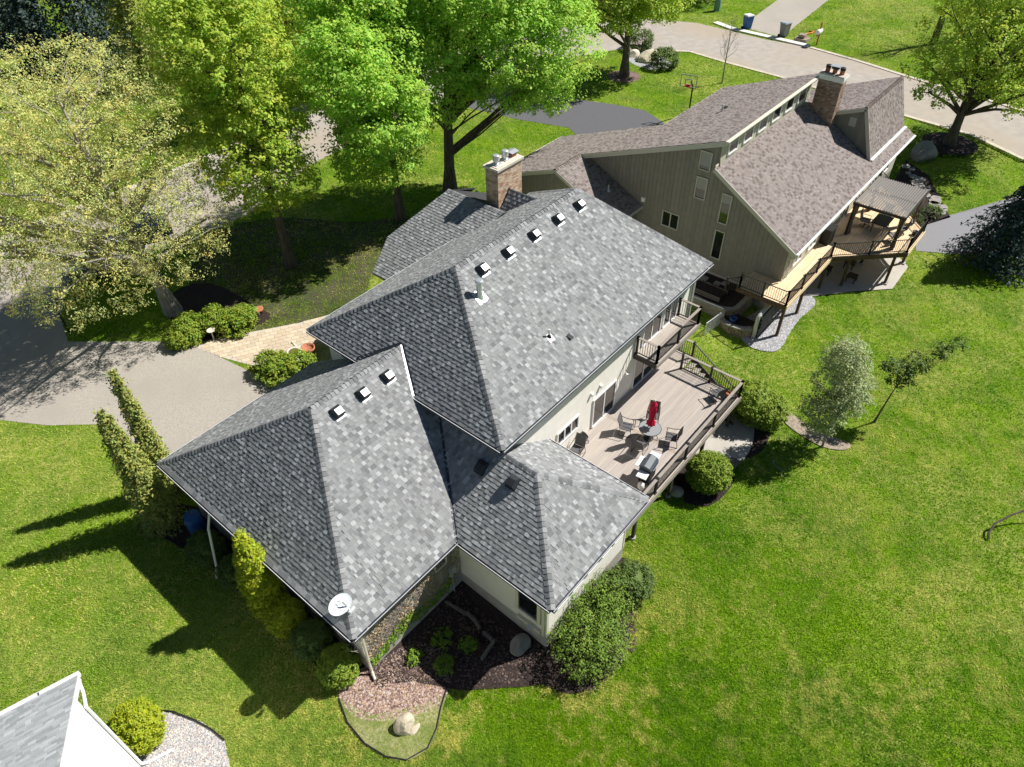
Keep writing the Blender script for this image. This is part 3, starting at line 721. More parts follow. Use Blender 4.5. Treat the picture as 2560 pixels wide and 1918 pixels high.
# ------------------------------------------------------------------ the near house
A, B, F_, L_, FR, RR = (4.01, 5.86, 10.34), (12.54, 5.86, 10.34), (0, 0, 6.6), (0, 11.67, 6.6), (16.3, 0, 6.6), (16.3, 11.67, 6.6)
P_, Q_, C1, C2, C3, VV = (-3.68, 6.47, 7.67), (1.13, 6.47, 7.67), (-7.95, 12.67, 3.68), (-7.95, .08, 3.68), (-2.7, .08, 3.68), (.38, 3.75, 5.97)
T_, S_, U_, V_ = (.38, -1.4, 5.97), (-2.7, -4.53, 3.68), (3.71, -4.53, 3.68), (3.71, .62, 3.68)
K1, K2 = (0, 4.72, 6.6), (0, 8.24, 6.6)
house = thing('house', 'cream two-storey house under grey shingled hip roofs, with a long deck and balcony', 'house', (0, 0, 0))
# walls
w = MB(); w.box((.5, .62, -.8), (15.8, 11.05, 6.46)); part('wall', w, 'siding', house)
w = MB(); w.box((-7.45, .58, -.8), (.497, 12.17, .55)); part('foundation', w, 'concrete', house)
w = MB(); w.box((-7.44, .6, .553), (.497, 12.16, 3.54)); part('garage_wall', w, 'sidingtan', house)
w = MB(); w.box((-2.2, -4.0, -.8), (3.25, .617, .35)); part('foundation', w, 'concrete', house)
w = MB(); w.box((-2.19, -3.99, .353), (3.24, .617, 3.54)); part('wing_wall', w, 'siding', house)
w = MB(); w.prism([(6.9, 11.05), (17, 11.05), (17, 13.9), (8.8, 14.9), (6.9, 14.3)], -.4, 4.9); part('porch_wall', w, 'sidingtan', house)
# sheathing
roof = MB()
for pts in ((F_, FR, B, A), (L_, F_, A), (RR, L_, A, B), (FR, RR, B)): deck_poly(roof, pts)
roof.prism([(.02, .02), (16.28, .02), (16.28, 11.65), (.02, 11.65)], 6.44, 6.46)
roof_main = part('roof', roof, 'deckwood', house)
roof = MB()
for pts in ((C2, C3, VV, Q_, P_), (C1, C2, P_), ((.5, 12.67, 3.68), C1, P_, Q_)): deck_poly(roof, pts)
roof.prism([(-7.93, .1), (-2.72, .1), (-2.72, .62), (.48, .62), (.48, 12.65), (-7.93, 12.65)], 3.53, 3.545)
roof_garage = part('garage_roof', roof, 'deckwood', house)
roof = MB()
for pts in ((S_, T_, VV, C3), (U_, T_, S_), (V_, (.38, .62, 5.97), T_, U_)): deck_poly(roof, pts)
roof.prism([(-2.68, -4.51), (3.69, -4.51), (3.69, .6), (-2.68, .6)], 3.53, 3.545)
roof_wing = part('wing_roof', roof, 'deckwood', house)
WE, WK, WP = (6.45, 14.75, 5.0), (8.4, 15.5, 5.98), (12.0, 14.15, 7.77)
WR, WJ = (12.0, 10.1, 7.77), (6.45, 11.9, 5.0)
roof = MB()
deck_poly(roof, (WJ, WE, WK, WP, WR)); deck_poly(roof, ((17.5, 14.75, 5.0), (17.5, 11.9, 5.0), WR, WP)); deck_poly(roof, (WK, (15.6, 15.5, 5.98), WP))
roof_porch = part('porch_roof', roof, 'deckwood', house)
rg = random.Random(11)
EX = .168
tabs_m = []; tabs_g = []; tabs_w = []; tabs_p = []
PLF = Plane((F_, FR, B, A), (1, 0, 0)); PLL = Plane((L_, F_, A), (0, 1, 0)); PLR = Plane((RR, L_, A, B), (1, 0, 0)); PLX = Plane((FR, RR, B), (0, 1, 0))
for p in (PLF, PLL, PLR, PLX): tabs_m += shingles(p, EX, (GT_D, GT_L), rg)
PGF = Plane((C2, C3, VV, Q_, P_), (1, 0, 0)); PGL = Plane((C1, C2, P_), (0, 1, 0)); PGR = Plane(((.5, 12.67, 3.68), C1, P_, Q_), (1, 0, 0))
for p in (PGF, PGL, PGR): tabs_g += shingles(p, EX, (GT_D, GT_L), rg)
PWL = Plane((C3, S_, T_, VV), (0, 1, 0)); PWF = Plane((S_, U_, T_), (1, 0, 0)); PWR = Plane((U_, V_, (.38, .62, 5.97), T_), (0, 1, 0))
for p in (PWL, PWF, PWR): tabs_w += shingles(p, EX, (GT_D, GT_L), rg)
PPL = Plane((WJ, WE, WK, WP, WR), (0, 1, 0)); tabs_p += shingles(PPL, EX, (GT_D, GT_L), rg)
# the crevices of the main hip are hidden where the garage roof comes through
def under_garage(T):
    pl, c = T[0], T[1]; u = sum(x for x, y in c)/len(c); v = sum(y for x, y in c)/len(c); p = pl.at(u, v, 0)
    if pl is PLL: return p.z < min(3.68+.624*(p.y-.08), 3.68+.644*(12.67-p.y))+.02
    return False
tabs_m = [t for t in tabs_m if not under_garage(t)]
def dist(T): pl, c = T[0], T[1]; p = pl.at(T[7]+T[8]/2, T[2], 0); return (p-Vector(CP)).length
full = sorted([(dist(t), k, i) for k, tb in enumerate((tabs_m, tabs_g, tabs_w)) for i, t in enumerate(tb) if t[6] and t[0] in (PLF, PGF, PWF)])[:300]
pick = {(k, i) for _, k, i in full}
for k, (tb, rf) in enumerate(((tabs_m, roof_main), (tabs_g, roof_garage), (tabs_w, roof_wing), (tabs_p, roof_porch))):
    mb = MB()
    for i, t in enumerate(tb):
        if (k, i) in pick: tab_object(t, 'shingle', rf)
        else: tab_into(mb, t)
    part('shingles', mb, 'shingle', rf, kind='stuff')
CT = [(.26, .265, .27), (.20, .205, .21), (.31, .315, .32), (.23, .235, .24), (.17, .175, .18)]
nF, nL, nR, nX = PLF.n, PLL.n, PLR.n, PLX.n
for a, b, p, q in ((F_, A, nF, nL), (L_, A, nL, nR), (A, B, nF, nR), (FR, B, nF, nX), (RR, B, nX, nR)): ridge_caps(a, b, p, q, roof_main, 'shingle', .21, CT, rg)
gc = MB()
for a, b, p, q in ((C2, P_, PGF.n, PGL.n), (C1, P_, PGL.n, PGR.n), (P_, Q_, PGF.n, PGR.n)): ridge_caps(a, b, p, q, roof_garage, 'shingle', .19, CT, rg, False, gc)
part('ridge_cap', gc, 'shingle', roof_garage, kind='stuff')
for a, b, p, q in ((S_, T_, PWL.n, PWF.n), (U_, T_, PWF.n, PWR.n), (T_, (.38, .2, 5.97), PWL.n, PWR.n)): ridge_caps(a, b, p, q, roof_wing, 'shingle', .21, CT, rg)
gc = MB(); ridge_caps(WP, WR, PPL.n, (.45, 0, .89), roof_porch, 'shingle', .21, CT, rg, False, gc); part('ridge_cap', gc, 'shingle', roof_porch, kind='stuff')
# starter course strip along the garage eave (pale pieces in the photograph)
sc = MB(); y = .15
while y < 12.5:
    wd = rg.uniform(.25, .34); t = rg.choice([(.40, .41, .41), (.34, .345, .35), (.46, .46, .46), (.30, .305, .31)])
    sc.add([PGL.at(0, 0, 0)+Vector((0, 0, 0))]*0, [], 0)
    p0 = Vector((-7.98, y, 3.66)); e = Vector((0, wd-.006, 0)); up = PGL.v*.20
    sc.add([p0+PGL.n*.034, p0+e+PGL.n*.034, p0+e+up+PGL.n*.028, p0+up+PGL.n*.028, p0, p0+e, p0+e+up, p0+up], [(0, 3, 2, 1), (4, 5, 6, 7), (0, 1, 5, 4), (1, 2, 6, 5), (2, 3, 7, 6), (3, 0, 4, 7)], 0, t); y += wd
part('starter_strip', sc, 'shingle', roof_garage)
# gutters and fascia
z_ = Vector((0, 0, 1))
gutter('gutter', F_, FR, (0, -1, 0), house); gutter('gutter', F_, K1, (-1, 0, 0), house); gutter('gutter', K2, L_, (-1, 0, 0), house)
gutter('gutter', L_, RR, (0, 1, 0), house); gutter('gutter', C2, C3, (0, -1, 0), house); gutter('gutter', C2, C1, (-1, 0, 0), house)
gutter('gutter', S_, C3, (-1, 0, 0), house); gutter('gutter', S_, U_, (0, -1, 0), house); gutter('gutter', U_, V_, (1, 0, 0), house); gutter('gutter', C1, (.5, 12.67, 3.68), (0, 1, 0), house)
f = MB(); f.beam((16.3, 0, 6.52), (16.3, 11.67, 6.52), .04, .16); part('fascia', f, 'gutter', house)
f = MB(); f.beam(Vector(WE)-z_*.08, Vector(WJ)-z_*.08, .04, .16); f.beam(Vector(WE)-z_*.08, Vector(WK)-z_*.08, .04, .16); part('porch_fascia', f, 'gutter', house)
# open metal valleys, one metal coloured pale where sunlit, dark where shaded
def valley(a, b, pl, w, m, hgt=.024, side=1):
    a = Vector(a); b = Vector(b); d = (b-a).normalized(); s = pl.n.cross(d)*side; mb = MB()
    q = [a+pl.n*hgt, b+pl.n*hgt, b+s*w*.8+pl.n*hgt, a+s*w+pl.n*hgt]
    mb.add(q+[p-pl.n*.02 for p in q], [(0, 1, 2, 3), (7, 6, 5, 4), (0, 4, 5, 1), (1, 5, 6, 2), (2, 6, 7, 3), (3, 7, 4, 0)])
    part('valley_flashing', mb, m, house)
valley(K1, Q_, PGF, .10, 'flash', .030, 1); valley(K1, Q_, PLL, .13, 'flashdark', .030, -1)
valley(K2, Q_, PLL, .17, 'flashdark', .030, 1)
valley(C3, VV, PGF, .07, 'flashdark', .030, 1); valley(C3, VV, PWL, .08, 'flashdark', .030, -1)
# chimney with laid bricks
ch = MB(); cx0, cx1, cy0, cy1, cz0, cz1 = 12.62, 14.58, 11.0, 11.85, 5.4, 9.56
ch.box((cx0, cy0, cz0), (cx1, cy1, cz1)); chim = part('chimney', ch, 'mortar', house)
BC1 = [(.62, .47, .33), (.68, .55, .41), (.56, .38, .25), (.72, .61, .48), (.50, .31, .19), (.64, .50, .38), (.42, .27, .18), (.70, .52, .34)]
BRK = {}
def bricks(parent, x0, x1, y0, y1, z0, z1, cols, rg, faces, maxobj, mk='brick', lcz=None):
    """running-bond bricks on the given faces ('-x', '+x', '-y', '+y') of a box"""
    out = []; rh = .078
    for fc in faces:
        along = 'y' if fc[1] == 'x' else 'x'; a0, a1 = (y0, y1) if along == 'y' else (x0, x1)
        at = {'-x': x0, '+x': x1, '-y': y0, '+y': y1}[fc]; sg = -1 if fc[0] == '-' else 1
        n = int((z1-z0)/rh)
        for i in range(n):
            z = z0+(i+.5)*(z1-z0)/n; u = a0-(.105 if i % 2 else 0)
            while u < a1-.02:
                p, q = max(u, a0-.006), min(u+.20, a1+.006)
                if q-p > .03: out.append((fc, at, sg, p, q, z))
                u += .212
    rest = MB(); k = 0
    for fc, at, sg, p, q, z in sorted(out, key=lambda b: (b[0] not in ('-x', '-y'), -b[5])):
        t = rg.choice(cols); w = round(q-p, 2); pr = rg.choice((.007, .009, .012)); hh = .033
        if k < maxobj:
            key = (w, pr, t)
            if key not in BRK: BRK[key] = MB().box((-w/2, -pr, -hh), (w/2, pr, hh), 0, t).mesh('brick', mk)
            o = bpy.data.objects.new('brick', BRK[key]); COL.objects.link(o); o.parent = parent; O = ORG[parent.name]
            o.location = (at-O[0], (p+q)/2-O[1], z-O[2]) if fc[1] == 'x' else ((p+q)/2-O[0], at-O[1], z-O[2])
            if fc[1] == 'x': o.rotation_euler = (0, 0, math.pi/2)
            ORG[o.name] = O
        elif fc[1] == 'x': rest.box((at-pr, p, z-hh), (at+pr, q, z+hh), 0, t)
        else: rest.box((p, at-pr, z-hh), (q, at+pr, z+hh), 0, t)
        k += 1
    if rest.v: part('bricks', rest, mk, parent, kind='stuff')
bricks(chim, cx0, cx1, cy0, cy1, 6.4, cz1, BC1, rg, ('-y', '-x', '+x', '+y'), 300)
c = MB(); c.box((cx0-.1, cy0-.1, cz1+.002), (cx1+.1, cy1+.1, cz1+.13)); c.box((cx0+.02, cy0+.02, cz1+.13), (cx1-.02, cy1-.02, cz1+.16)); part('chimney_cap', c, 'pale', chim)
for x in (13.0, 13.72):
    c = MB(); c.box((x-.2, 11.22, cz1+.162), (x+.2, 11.62, cz1+.22)); c.lathe([(.17, .22), (.13, .26), (.13, .36), (.185, .37), (.185, .66), (.15, .68), (.02, .69)], (x, 11.42, cz1), 20)
    part('flue_cap', c, 'galv', chim, False)
c = MB(); c.box((14.12, 11.25, cz1+.162), (14.48, 11.6, cz1+.30)); part('clay_flue', c, 'clay', chim)
c = MB(); c.box((14.1, 11.23, cz1+.302), (14.5, 11.62, cz1+.40), 0); c.add([(14.02, 11.15, cz1+.40), (14.58, 11.15, cz1+.40), (14.58, 11.7, cz1+.40), (14.02, 11.7, cz1+.40), (14.02, 11.43, cz1+.47), (14.58, 11.43, cz1+.47)], [(0, 1, 5, 4), (2, 3, 4, 5), (0, 4, 3), (1, 2, 5), (0, 3, 2, 1)], 1)
part('flue_cap', c, ['grilldark', 'galv'], chim)
# cricket behind the chimney
ck = [(12.4, 10.99, 6.99), (13.5, 10.99, 8.28), (13.5, 9.03, 8.28)]; ck2 = [(14.7, 10.99, 6.99), (13.5, 9.03, 8.28), (13.5, 10.99, 8.28)]
m_ = MB(); deck_poly(m_, ck, .05); deck_poly(m_, ck2, .05); crick = part('cricket_roof', m_, 'flashdark', house)
pc = Plane(ck, Vector(ck[2])-Vector(ck[1])); m_ = MB()
for p in (Plane((ck[0], ck[2], ck[1]), (0, -1, 0)), Plane(ck2, (0, 1, 0))):
    for t in shingles(p, .21, (GT_D, GT_L), rg): tab_into(m_, t)
part('shingles', m_, 'shingle', crick, kind='stuff')
cf = MB(); cf.beam(Vector(ck[0])+Vector((0, -.02, .03)), Vector(ck[1])+Vector((0, -.02, .03)), .09, .05); cf.beam(Vector(ck[0])+Vector((-.02, 0, .03)), Vector(ck[2])+Vector((-.02, 0, .03)), .11, .05); part('cricket_flashing', cf, 'flashdark', house)
# roof vents
def box_vent(x, y, pl, top=1):
    """slant-backed hood standing on a roof plane: pale top, dark tapered sides, pale apron below"""
    o = pl.o; h = ((o-Vector((x, y, 0))).dot(pl.n))/pl.n.z; c = Vector((x, y, h)); u, v, n = pl.u, pl.v, pl.n
    mb = MB(); f = lambda a, b, k: c+u*a+v*b+n*k
    mb.add([f(-.24, -.33, .038), f(.24, -.33, .038), f(.24, -.12, .038), f(-.24, -.12, .038), f(-.24, -.33, .03), f(.24, -.33, .03)], [(0, 1, 2, 3), (0, 4, 5, 1)], top)
    mb.add([f(-.23, -.22, .03), f(.23, -.22, .03), f(.23, .24, .03), f(-.23, .24, .03), f(-.21, -.25, .15), f(.21, -.25, .15), f(.21, .22, .13), f(-.21, .22, .13), f(-.14, -.19, .30), f(.17, -.19, .30), f(.17, .08, .30), f(-.14, .08, .30)],
           [(0, 1, 5, 4), (1, 2, 6, 5), (2, 3, 7, 6), (3, 0, 4, 7), (4, 5, 9, 8), (5, 6, 10, 9), (6, 7, 11, 10), (7, 4, 8, 11)], 0)
    mb.add([f(-.14, -.19, .301), f(.17, -.19, .301), f(.17, .08, .301), f(-.14, .08, .301)], [(0, 1, 2, 3)], top)
    return part('roof_vent', mb, ['vent', 'venttop'], house)
for x, y in ((4.95, 5.25), (6.62, 5.25), (8.41, 5.25), (10.16, 5.25), (11.81, 5.25)): box_vent(x, y, PLF)
for x, y in ((-3.0, 5.85), (-1.68, 5.85), (-.36, 5.85)): box_vent(x, y, PGF)
for x, y in ((-.2, -.75), (-.35, .75)):
    box_vent(x, y, PWL, 0)
def onp(x, y, pl): return Vector((x, y, (pl.o-Vector((x, y, 0))).dot(pl.n)/pl.n.z))
c = onp(3.96, 4.5, PLF); m_ = MB(); m_.add([c+PLF.u*a+PLF.v*b+PLF.n*.03 for a, b in ((-.26, -.32), (.26, -.32), (.26, .26), (-.26, .26))], [(0, 1, 2, 3)]); m_.lathe([(.20, -.1), (.13, .12), (.125, .16), (.125, .72), (.17, .73), (.17, .80), (.14, .83), (.02, .84)], tuple(c), 18)
part('flue_pipe', m_, 'galv', house)
c = onp(5.31, 1.88, PLF); m_ = MB(); m_.add([c+PLF.u*a+PLF.v*b+PLF.n*.03 for a, b in ((-.16, -.24), (.16, -.24), (.16, .14), (-.16, .14))], [(0, 1, 2, 3)], 0); m_.lathe([(.10, -.05), (.06, .14), (.055, .15)], tuple(c), 12, 1); m_.lathe([(.04, .1), (.04, .42), (.03, .42)], tuple(c), 12, 0)
part('plumbing_vent', m_, ['white', 'grilldark'], house)
c = onp(6.14, 1.42, PLF); m_ = MB(); f = lambda a, b, k: c+PLF.u*a+PLF.v*b+PLF.n*k
m_.add([f(-.12, -.13, .02), f(.12, -.13, .02), f(.12, .16, .02), f(-.12, .16, .02), f(-.10, -.11, .12), f(.10, -.11, .12), f(.10, .10, .05), f(-.10, .10, .05)], [(4, 5, 6, 7), (0, 1, 5, 4), (1, 2, 6, 5), (2, 3, 7, 6), (3, 0, 4, 7)])
part('exhaust_hood', m_, 'vent', house)
# lap siding boards on the sunny rear wall
for i in range(36):
    z = 1.30+i*.143; m_ = MB(); y0, y1 = .618, .600
    m_.add([(.52, y0-.018, z), (15.78, y0-.018, z), (15.78, y0-.004, z+.15), (.52, y0-.004, z+.15), (.52, y0+.01, z), (15.78, y0+.01, z), (15.78, y0+.01, z+.15), (.52, y0+.01, z+.15)], [(0, 1, 2, 3), (0, 4, 5, 1), (2, 6, 7, 3), (1, 5, 6, 2), (0, 3, 7, 4)])
    part('siding_board', m_, 'siding', house)
for i in range(22):
    z = .36+i*.143
    m_ = MB(); m_.add([(-2.17, -4.012, z), (3.22, -4.012, z), (3.22, -3.998, z+.15), (-2.17, -3.998, z+.15), (-2.17, -3.985, z), (3.22, -3.985, z), (3.22, -3.985, z+.15), (-2.17, -3.985, z+.15)], [(0, 1, 2, 3), (0, 4, 5, 1), (2, 6, 7, 3), (1, 5, 6, 2), (0, 3, 7, 4)])
    part('siding_board', m_, 'siding', house)
for x0 in (.5, 15.72):
    m_ = MB(); m_.box((x0-.012, .583, -.6), (x0+.10, .70, 6.44)); part('corner_board', m_, 'trimwhite', house)
for x0, y0 in ((-2.2, -4.0), (3.25, -4.0)):
    m_ = MB(); m_.box((x0-.022, y0-.024, .36), (x0+.10, y0+.12, 3.53)) if x0 < 0 else m_.box((x0-.1, y0-.024, .36), (x0+.022, y0+.12, 3.53)); part('corner_board', m_, 'trimtan', house)
m_ = MB(); m_.box((-7.47, .56, .56), (-7.33, .70, 3.53)); part('corner_board', m_, 'trimtan', house)
# doors and windows of the rear wall (y = .62) and the wing
def slider(x0, x1, z0, z1, at):
    o = window('sliding_door', 'x', at, x0, x1, z0, z1, -1, house, cols=2); return o
slider(7.22, 8.98, 1.68, 3.42, .605); slider(10.75, 12.6, 1.68, 3.60, .605)
slider(11.2, 12.75, 4.16, 6.1, .605); slider(13.1, 14.3, 4.16, 6.1, .605)
window('window', 'x', .605, 4.42, 5.92, 2.72, 3.44, -1, house, cols=3)
for i in range(8): 
    x = 2.6+i*1.55; m_ = MB(); m_.box((x, .54, 6.05), (x+.45, .598, 6.30)); part('soffit_bracket', m_, 'trimwhite', house)
for x in (-1.6, -.6, .4, 1.4, 2.3): window('window', 'x', -4.0, x, x+.62, 1.75, 3.2, -1, house, fr='trimwhite')
window('window', 'y', -2.195, -3.55, -2.62, 1.15, 2.55, -1, house, fr='trimtan', w=.16)
window('window', 'y', -7.44, 6.5, 8.2, 1.6, 2.8, -1, house, fr='trimtan')
window('window', 'x', .59, -3.55, -3.0, 2.15, 2.95, -1, house, fr='trimtan')
m_ = MB(); m_.box((-2.28, -3.93, .4), (-2.19, -3.82, 3.5)); m_.box((-2.34, -3.78, .5), (-2.19, -2.6, .62)); part('wing_trim', m_, 'trimtan', house)
# downspouts
m_ = MB(); m_.tube([(-7.3, .02, 3.55), (-7.42, .45, 3.2), (-7.44, .5, .5), (-7.46, .42, .05), (-7.6, .1, -.02)], .05, 8); part('downspout', m_, 'trimtan', house)
m_ = MB(); m_.tube([(-7.98, 9.55, 3.52), (-7.75, 9.5, 3.0), (-8.2, 9.3, 2.2), (-8.7, 8.9, .35), (-8.95, 8.6, .12)], .055, 8); part('downspout', m_, 'trimwhite', house)
m_ = MB(); m_.tube([(-.05, 9.4, 6.5), (.1, 9.5, 6.1), (.42, 9.6, 5.6), (.44, 9.6, 4.6)], .05, 8); part('downspout', m_, 'trimwhite', house)
m_ = MB(); m_.tube([(15.95, -.05, 6.5), (15.9, .35, 6.1), (15.86, .5, 5.6), (15.86, .5, -.4)], .05, 8); part('downspout', m_, 'trimwhite', house)
# wall lamps, camera light, meters
for x in (6.93, 7.66): 
    m_ = MB(); m_.box((x-.06, .47, 3.96), (x+.06, .60, 4.14)); part('wall_lamp', m_, 'trimwhite', house)
m_ = MB(); m_.box((9.86, .52, 3.28), (9.96, .6, 3.38)); m_.lathe([(.05, -.08), (.06, .05), (.02, .06)], (9.84, .45, 3.3), 10); m_.lathe([(.05, -.08), (.06, .05), (.02, .06)], (9.98, .45, 3.3), 10); part('floodlight', m_, 'white', house)
for z in (-.0,):
    m_ = MB(); m_.box((-2.9, .42, 1.1), (-2.62, .578, 1.5)); m_.lathe([(.09, 0), (.09, .1), (.02, .11)], (-2.95, .36, 1.28), 12); m_.tube([(-2.76, .52, 1.1), (-2.76, .52, -.4)], .035, 6); part('electric_meter', m_, 'galv', house)
m_ = MB(); m_.lathe([(.1, 0), (.13, .16), (.05, .2)], (-2.4, -3.3, .5), 12); part('exhaust_hood', m_, 'galv', house)
# ivy over the sunny garage wall
def ivy(name, x0, x1, z0, z1, n, mkey, size, seed, dens, y=.56):
    rg = np.random.default_rng(seed); P = []
    while len(P) < n:
        x, z = rg.uniform(x0, x1), rg.uniform(z0, z1)
        if dens(x, z) > rg.random(): P.append((x, y-abs(rg.normal())*.03, z))
    P = np.array(P); N = np.tile([0, -1, .4], (n, 1))+rg.normal(0, .5, (n, 3)); V, F = leaf_quads(P, N, size, rg, .8)
    return link(name, mesh_np(name, V, F, mkey, jitter(n, rg, .35, .15)), house, 'stuff')
sn = lambda x, z: .5+.5*math.sin(x*3.1+z*1.7)*math.sin(z*2.9-x*1.3)
ivy('ivy', -7.4, -2.3, .7, 3.5, 1500, 'ivydry', .075, 1, lambda x, z: sn(x, z)**2*.9+.05)
ivy('ivy', -7.35, -2.6, .0, 1.3, 900, 'ivyleaf', .10, 2, lambda x, z: max(0, 1.0-abs(z-.5-.25*math.sin(x*2))*1.6))
rg2 = np.random.default_rng(8); m_ = MB()
for i in range(220):
    x = rg2.uniform(-7.3, -2.4); z = .3; pts = [(x, .565, z)]
    for k in range(7): x += rg2.normal()*.14; z += rg2.uniform(.2, .45); pts.append((x, .56, min(z, 3.45)))
    m_.tube(pts, .009, 3, cap=False)
part('ivy_stems', m_, 'twig', house, kind='stuff')
# satellite dish on the garage corner
dish = thing('satellite_dish', 'white oval satellite dish with a grey logo on the garage roof corner', 'satellite dish', (-7.45, .85, 3.9))
base_ = onp(-7.42, .72, PGL); m_ = MB(); m_.tube([base_, base_+Vector((-.05, 0, .35)), base_+Vector((-.12, .08, .62))], .03, 8); m_.box(tuple(base_-Vector((.1, .1, .0))), tuple(base_+Vector((.1, .1, .05)))); part('mast', m_, 'galv', dish)
dn = Vector((.12, -.30, .94)).normalized(); du = Vector((1, .12, 0)); du = (du-dn*du.dot(dn)).normalized(); dv = dn.cross(du); dc = Vector((-7.62, .92, 4.55))
m_ = MB(); R_ = 7; N_ = 32
for i in range(R_+1):
    r = i/R_
    for k in range(N_): w_ = 2*math.pi*k/N_; m_.v.append(tuple(dc+du*(.45*r*math.cos(w_))+dv*(.32*r*math.sin(w_))+dn*(.10*r*r)))
for i in range(R_):
    for k in range(N_): k2 = (k+1) % N_; m_.f.append((i*N_+k, (i+1)*N_+k, (i+1)*N_+k2, i*N_+k2)); m_.m.append(0); m_.t.append((1, 1, 1))
m_.tube([dc+du*(.455*math.cos(a))+dv*(.325*math.sin(a))+dn*.10 for a in np.linspace(0, 2*math.pi, 40)], .010, 5, 0)
part('reflector', m_, 'dish', dish, True)
def dpt(a, b, k=.006): r2 = (a/.45)**2+(b/.32)**2; return dc+du*a+dv*b+dn*(.10*r2+k)
m_ = MB()       # the logo: a D-shaped arch beside a slanted bar
arc = [(.02+.085*math.cos(w_)*1.0, .09+.085*math.sin(w_)) for w_ in np.linspace(-1.3, 1.6, 9)]
for i in range(8):
    (a, b), (c_2, d_2) = arc[i], arc[i+1]; ix = lambda p, s: (.02+(p[0]-.02)*s, .09+(p[1]-.09)*s)
    q = [dpt(a, b), dpt(c_2, d_2), dpt(*ix((c_2, d_2), .62)), dpt(*ix((a, b), .62))]; m_.add(q, [(0, 1, 2, 3)])
m_.add([dpt(-.10, .02), dpt(-.02, .02), dpt(-.03, .17), dpt(-.10, .13)], [(0, 1, 2, 3)])
for i in range(7): m_.add([dpt(-.07+i*.022, -.10), dpt(-.056+i*.022, -.10), dpt(-.056+i*.022, -.075), dpt(-.07+i*.022, -.075)], [(0, 1, 2, 3)])
part('logo', m_, 'dishlogo', dish)
m_ = MB(); a0 = dc-dv*.34+dn*.08; a1 = dc-dv*.50+dn*.40; m_.tube([dc-dv*.1-dn*.05, a0-dn*.06, a1], .022, 6); m_.beam(a1-du*.13, a1+du*.13, .09, .10); m_.beam(a1, a1-dn*.12+dv*.06, .07, .07); part('feed_arm', m_, 'dish', dish)
# ------------------------------------------------------------------ deck of the near house
BAL = {}
def baluster(parent, x, y, z0, z1, mk='metalblack', r=.010):
    key = (round(z1-z0, 3), mk)
    if key not in BAL: BAL[key] = MB().box((-r, -r, 0), (r, r, z1-z0)).mesh('baluster', mk)
    o = bpy.data.objects.new('baluster', BAL[key]); COL.objects.link(o); o.parent = parent; O = ORG[parent.name]
    o.location = (x-O[0], y-O[1], z0-O[2]); ORG[o.name] = O
def railing(parent, a, b, zf, h, posts, cap='decktrim', mk='metalblack', step=.115, capw=.14, ends=(True, True), bal=True):
    """straight railing from a to b (2D) at floor height zf; posts given as fractions"""
    a = Vector((*a, 0)); b = Vector((*b, 0)); L = (b-a).length; d = (b-a)/L
    for t in posts:
        p = a+d*L*t; m = MB(); m.box((p.x-.05, p.y-.05, zf), (p.x+.05, p.y+.05, zf+h+.02)); m.box((p.x-.065, p.y-.065, zf+h+.02), (p.x+.065, p.y+.065, zf+h+.05)); m.box((p.x-.07, p.y-.07, zf+.002), (p.x+.07, p.y+.07, zf+.06)); part('rail_post', m, mk, parent)
    for i in range(len(posts)-1):
        p = a+d*(L*posts[i]+.055); q = a+d*(L*posts[i+1]-.055); z = Vector((0, 0, 1))
        if cap: m = MB(); m.beam(p+z*(zf+h), q+z*(zf+h), capw, .03); part('rail_cap', m, cap, parent)
        m = MB(); m.beam(p+z*(zf+h-.04), q+z*(zf+h-.04), .04, .04); part('top_rail', m, mk, parent)
        m = MB(); m.beam(p+z*(zf+.09), q+z*(zf+.09), .04, .04); part('bottom_rail', m, mk, parent)
        if bal:
            n = max(1, int((q-p).length/step))
            for k in range(1, n): c = p.lerp(q, k/n); baluster(parent, c.x, c.y, zf+.10, zf+h-.05, mk)
ZD = 1.59
deck = thing('deck', 'long taupe plank deck with black baluster railings behind the cream house', 'deck', (3.3, -3.98, -.55))
DT = [(1, 1, 1), (.93, .93, .94), (1.05, 1.04, 1.02), (.97, .96, .95)]
rg = random.Random(5); y = -3.96
while y < .58:
    w_ = .136
    for x0, x1 in ((3.27, 8.30), (8.452, 13.70)): m = MB(); m.box((x0, y, ZD-.03), (x1, min(y+w_, .6), ZD), 0, rg.choice(DT)); part('deck_board', m, 'deckboard', deck)
    y += .142
m = MB(); m.box((8.306, -3.96, ZD-.03), (8.446, .6, ZD+.0005), 0, (.88, .80, .72)); part('breaker_board', m, 'deckboard', deck)
y = -.62
while y < .5: m = MB(); m.box((13.706, y, ZD-.03), (14.88, y+.136, ZD), 0, rg.choice(DT)); part('deck_board', m, 'deckboard', deck); y += .142
m = MB(); m.box((3.27, -4.03, ZD-.28), (13.76, -3.985, ZD-.002)); part('fascia_board', m, 'decktrim', deck)
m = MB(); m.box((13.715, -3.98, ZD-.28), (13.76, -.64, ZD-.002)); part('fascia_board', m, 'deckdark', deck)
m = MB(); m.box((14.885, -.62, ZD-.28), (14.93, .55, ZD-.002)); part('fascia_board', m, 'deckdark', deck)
for y in (-3.6, -2.2, -.8): m = MB(); m.box((3.3, y, ZD-.24), (13.7, y+.045, ZD-.035)); part('joist_beam', m, 'deckdark', deck)
for x in (4.5, 7.6, 10.6, 13.5):
    m = MB(); m.box((x-.07, -3.85, -.5), (x+.07, -3.71, ZD-.25)); part('post', m, 'deckdark', deck)
    m = MB(); m.lathe([(.16, -.2), (.15, .09), (.02, .10)], (x, -3.78, -.55), 14); part('footing', m, 'concrete', deck)
railing(deck, (3.4, -3.90), (13.70, -3.90), ZD, 1.0, [0, .225, .48, .74, 1.0])
railing(deck, (13.70, -3.90), (13.70, -.56), ZD, 1.0, [0, .5, 1.0])
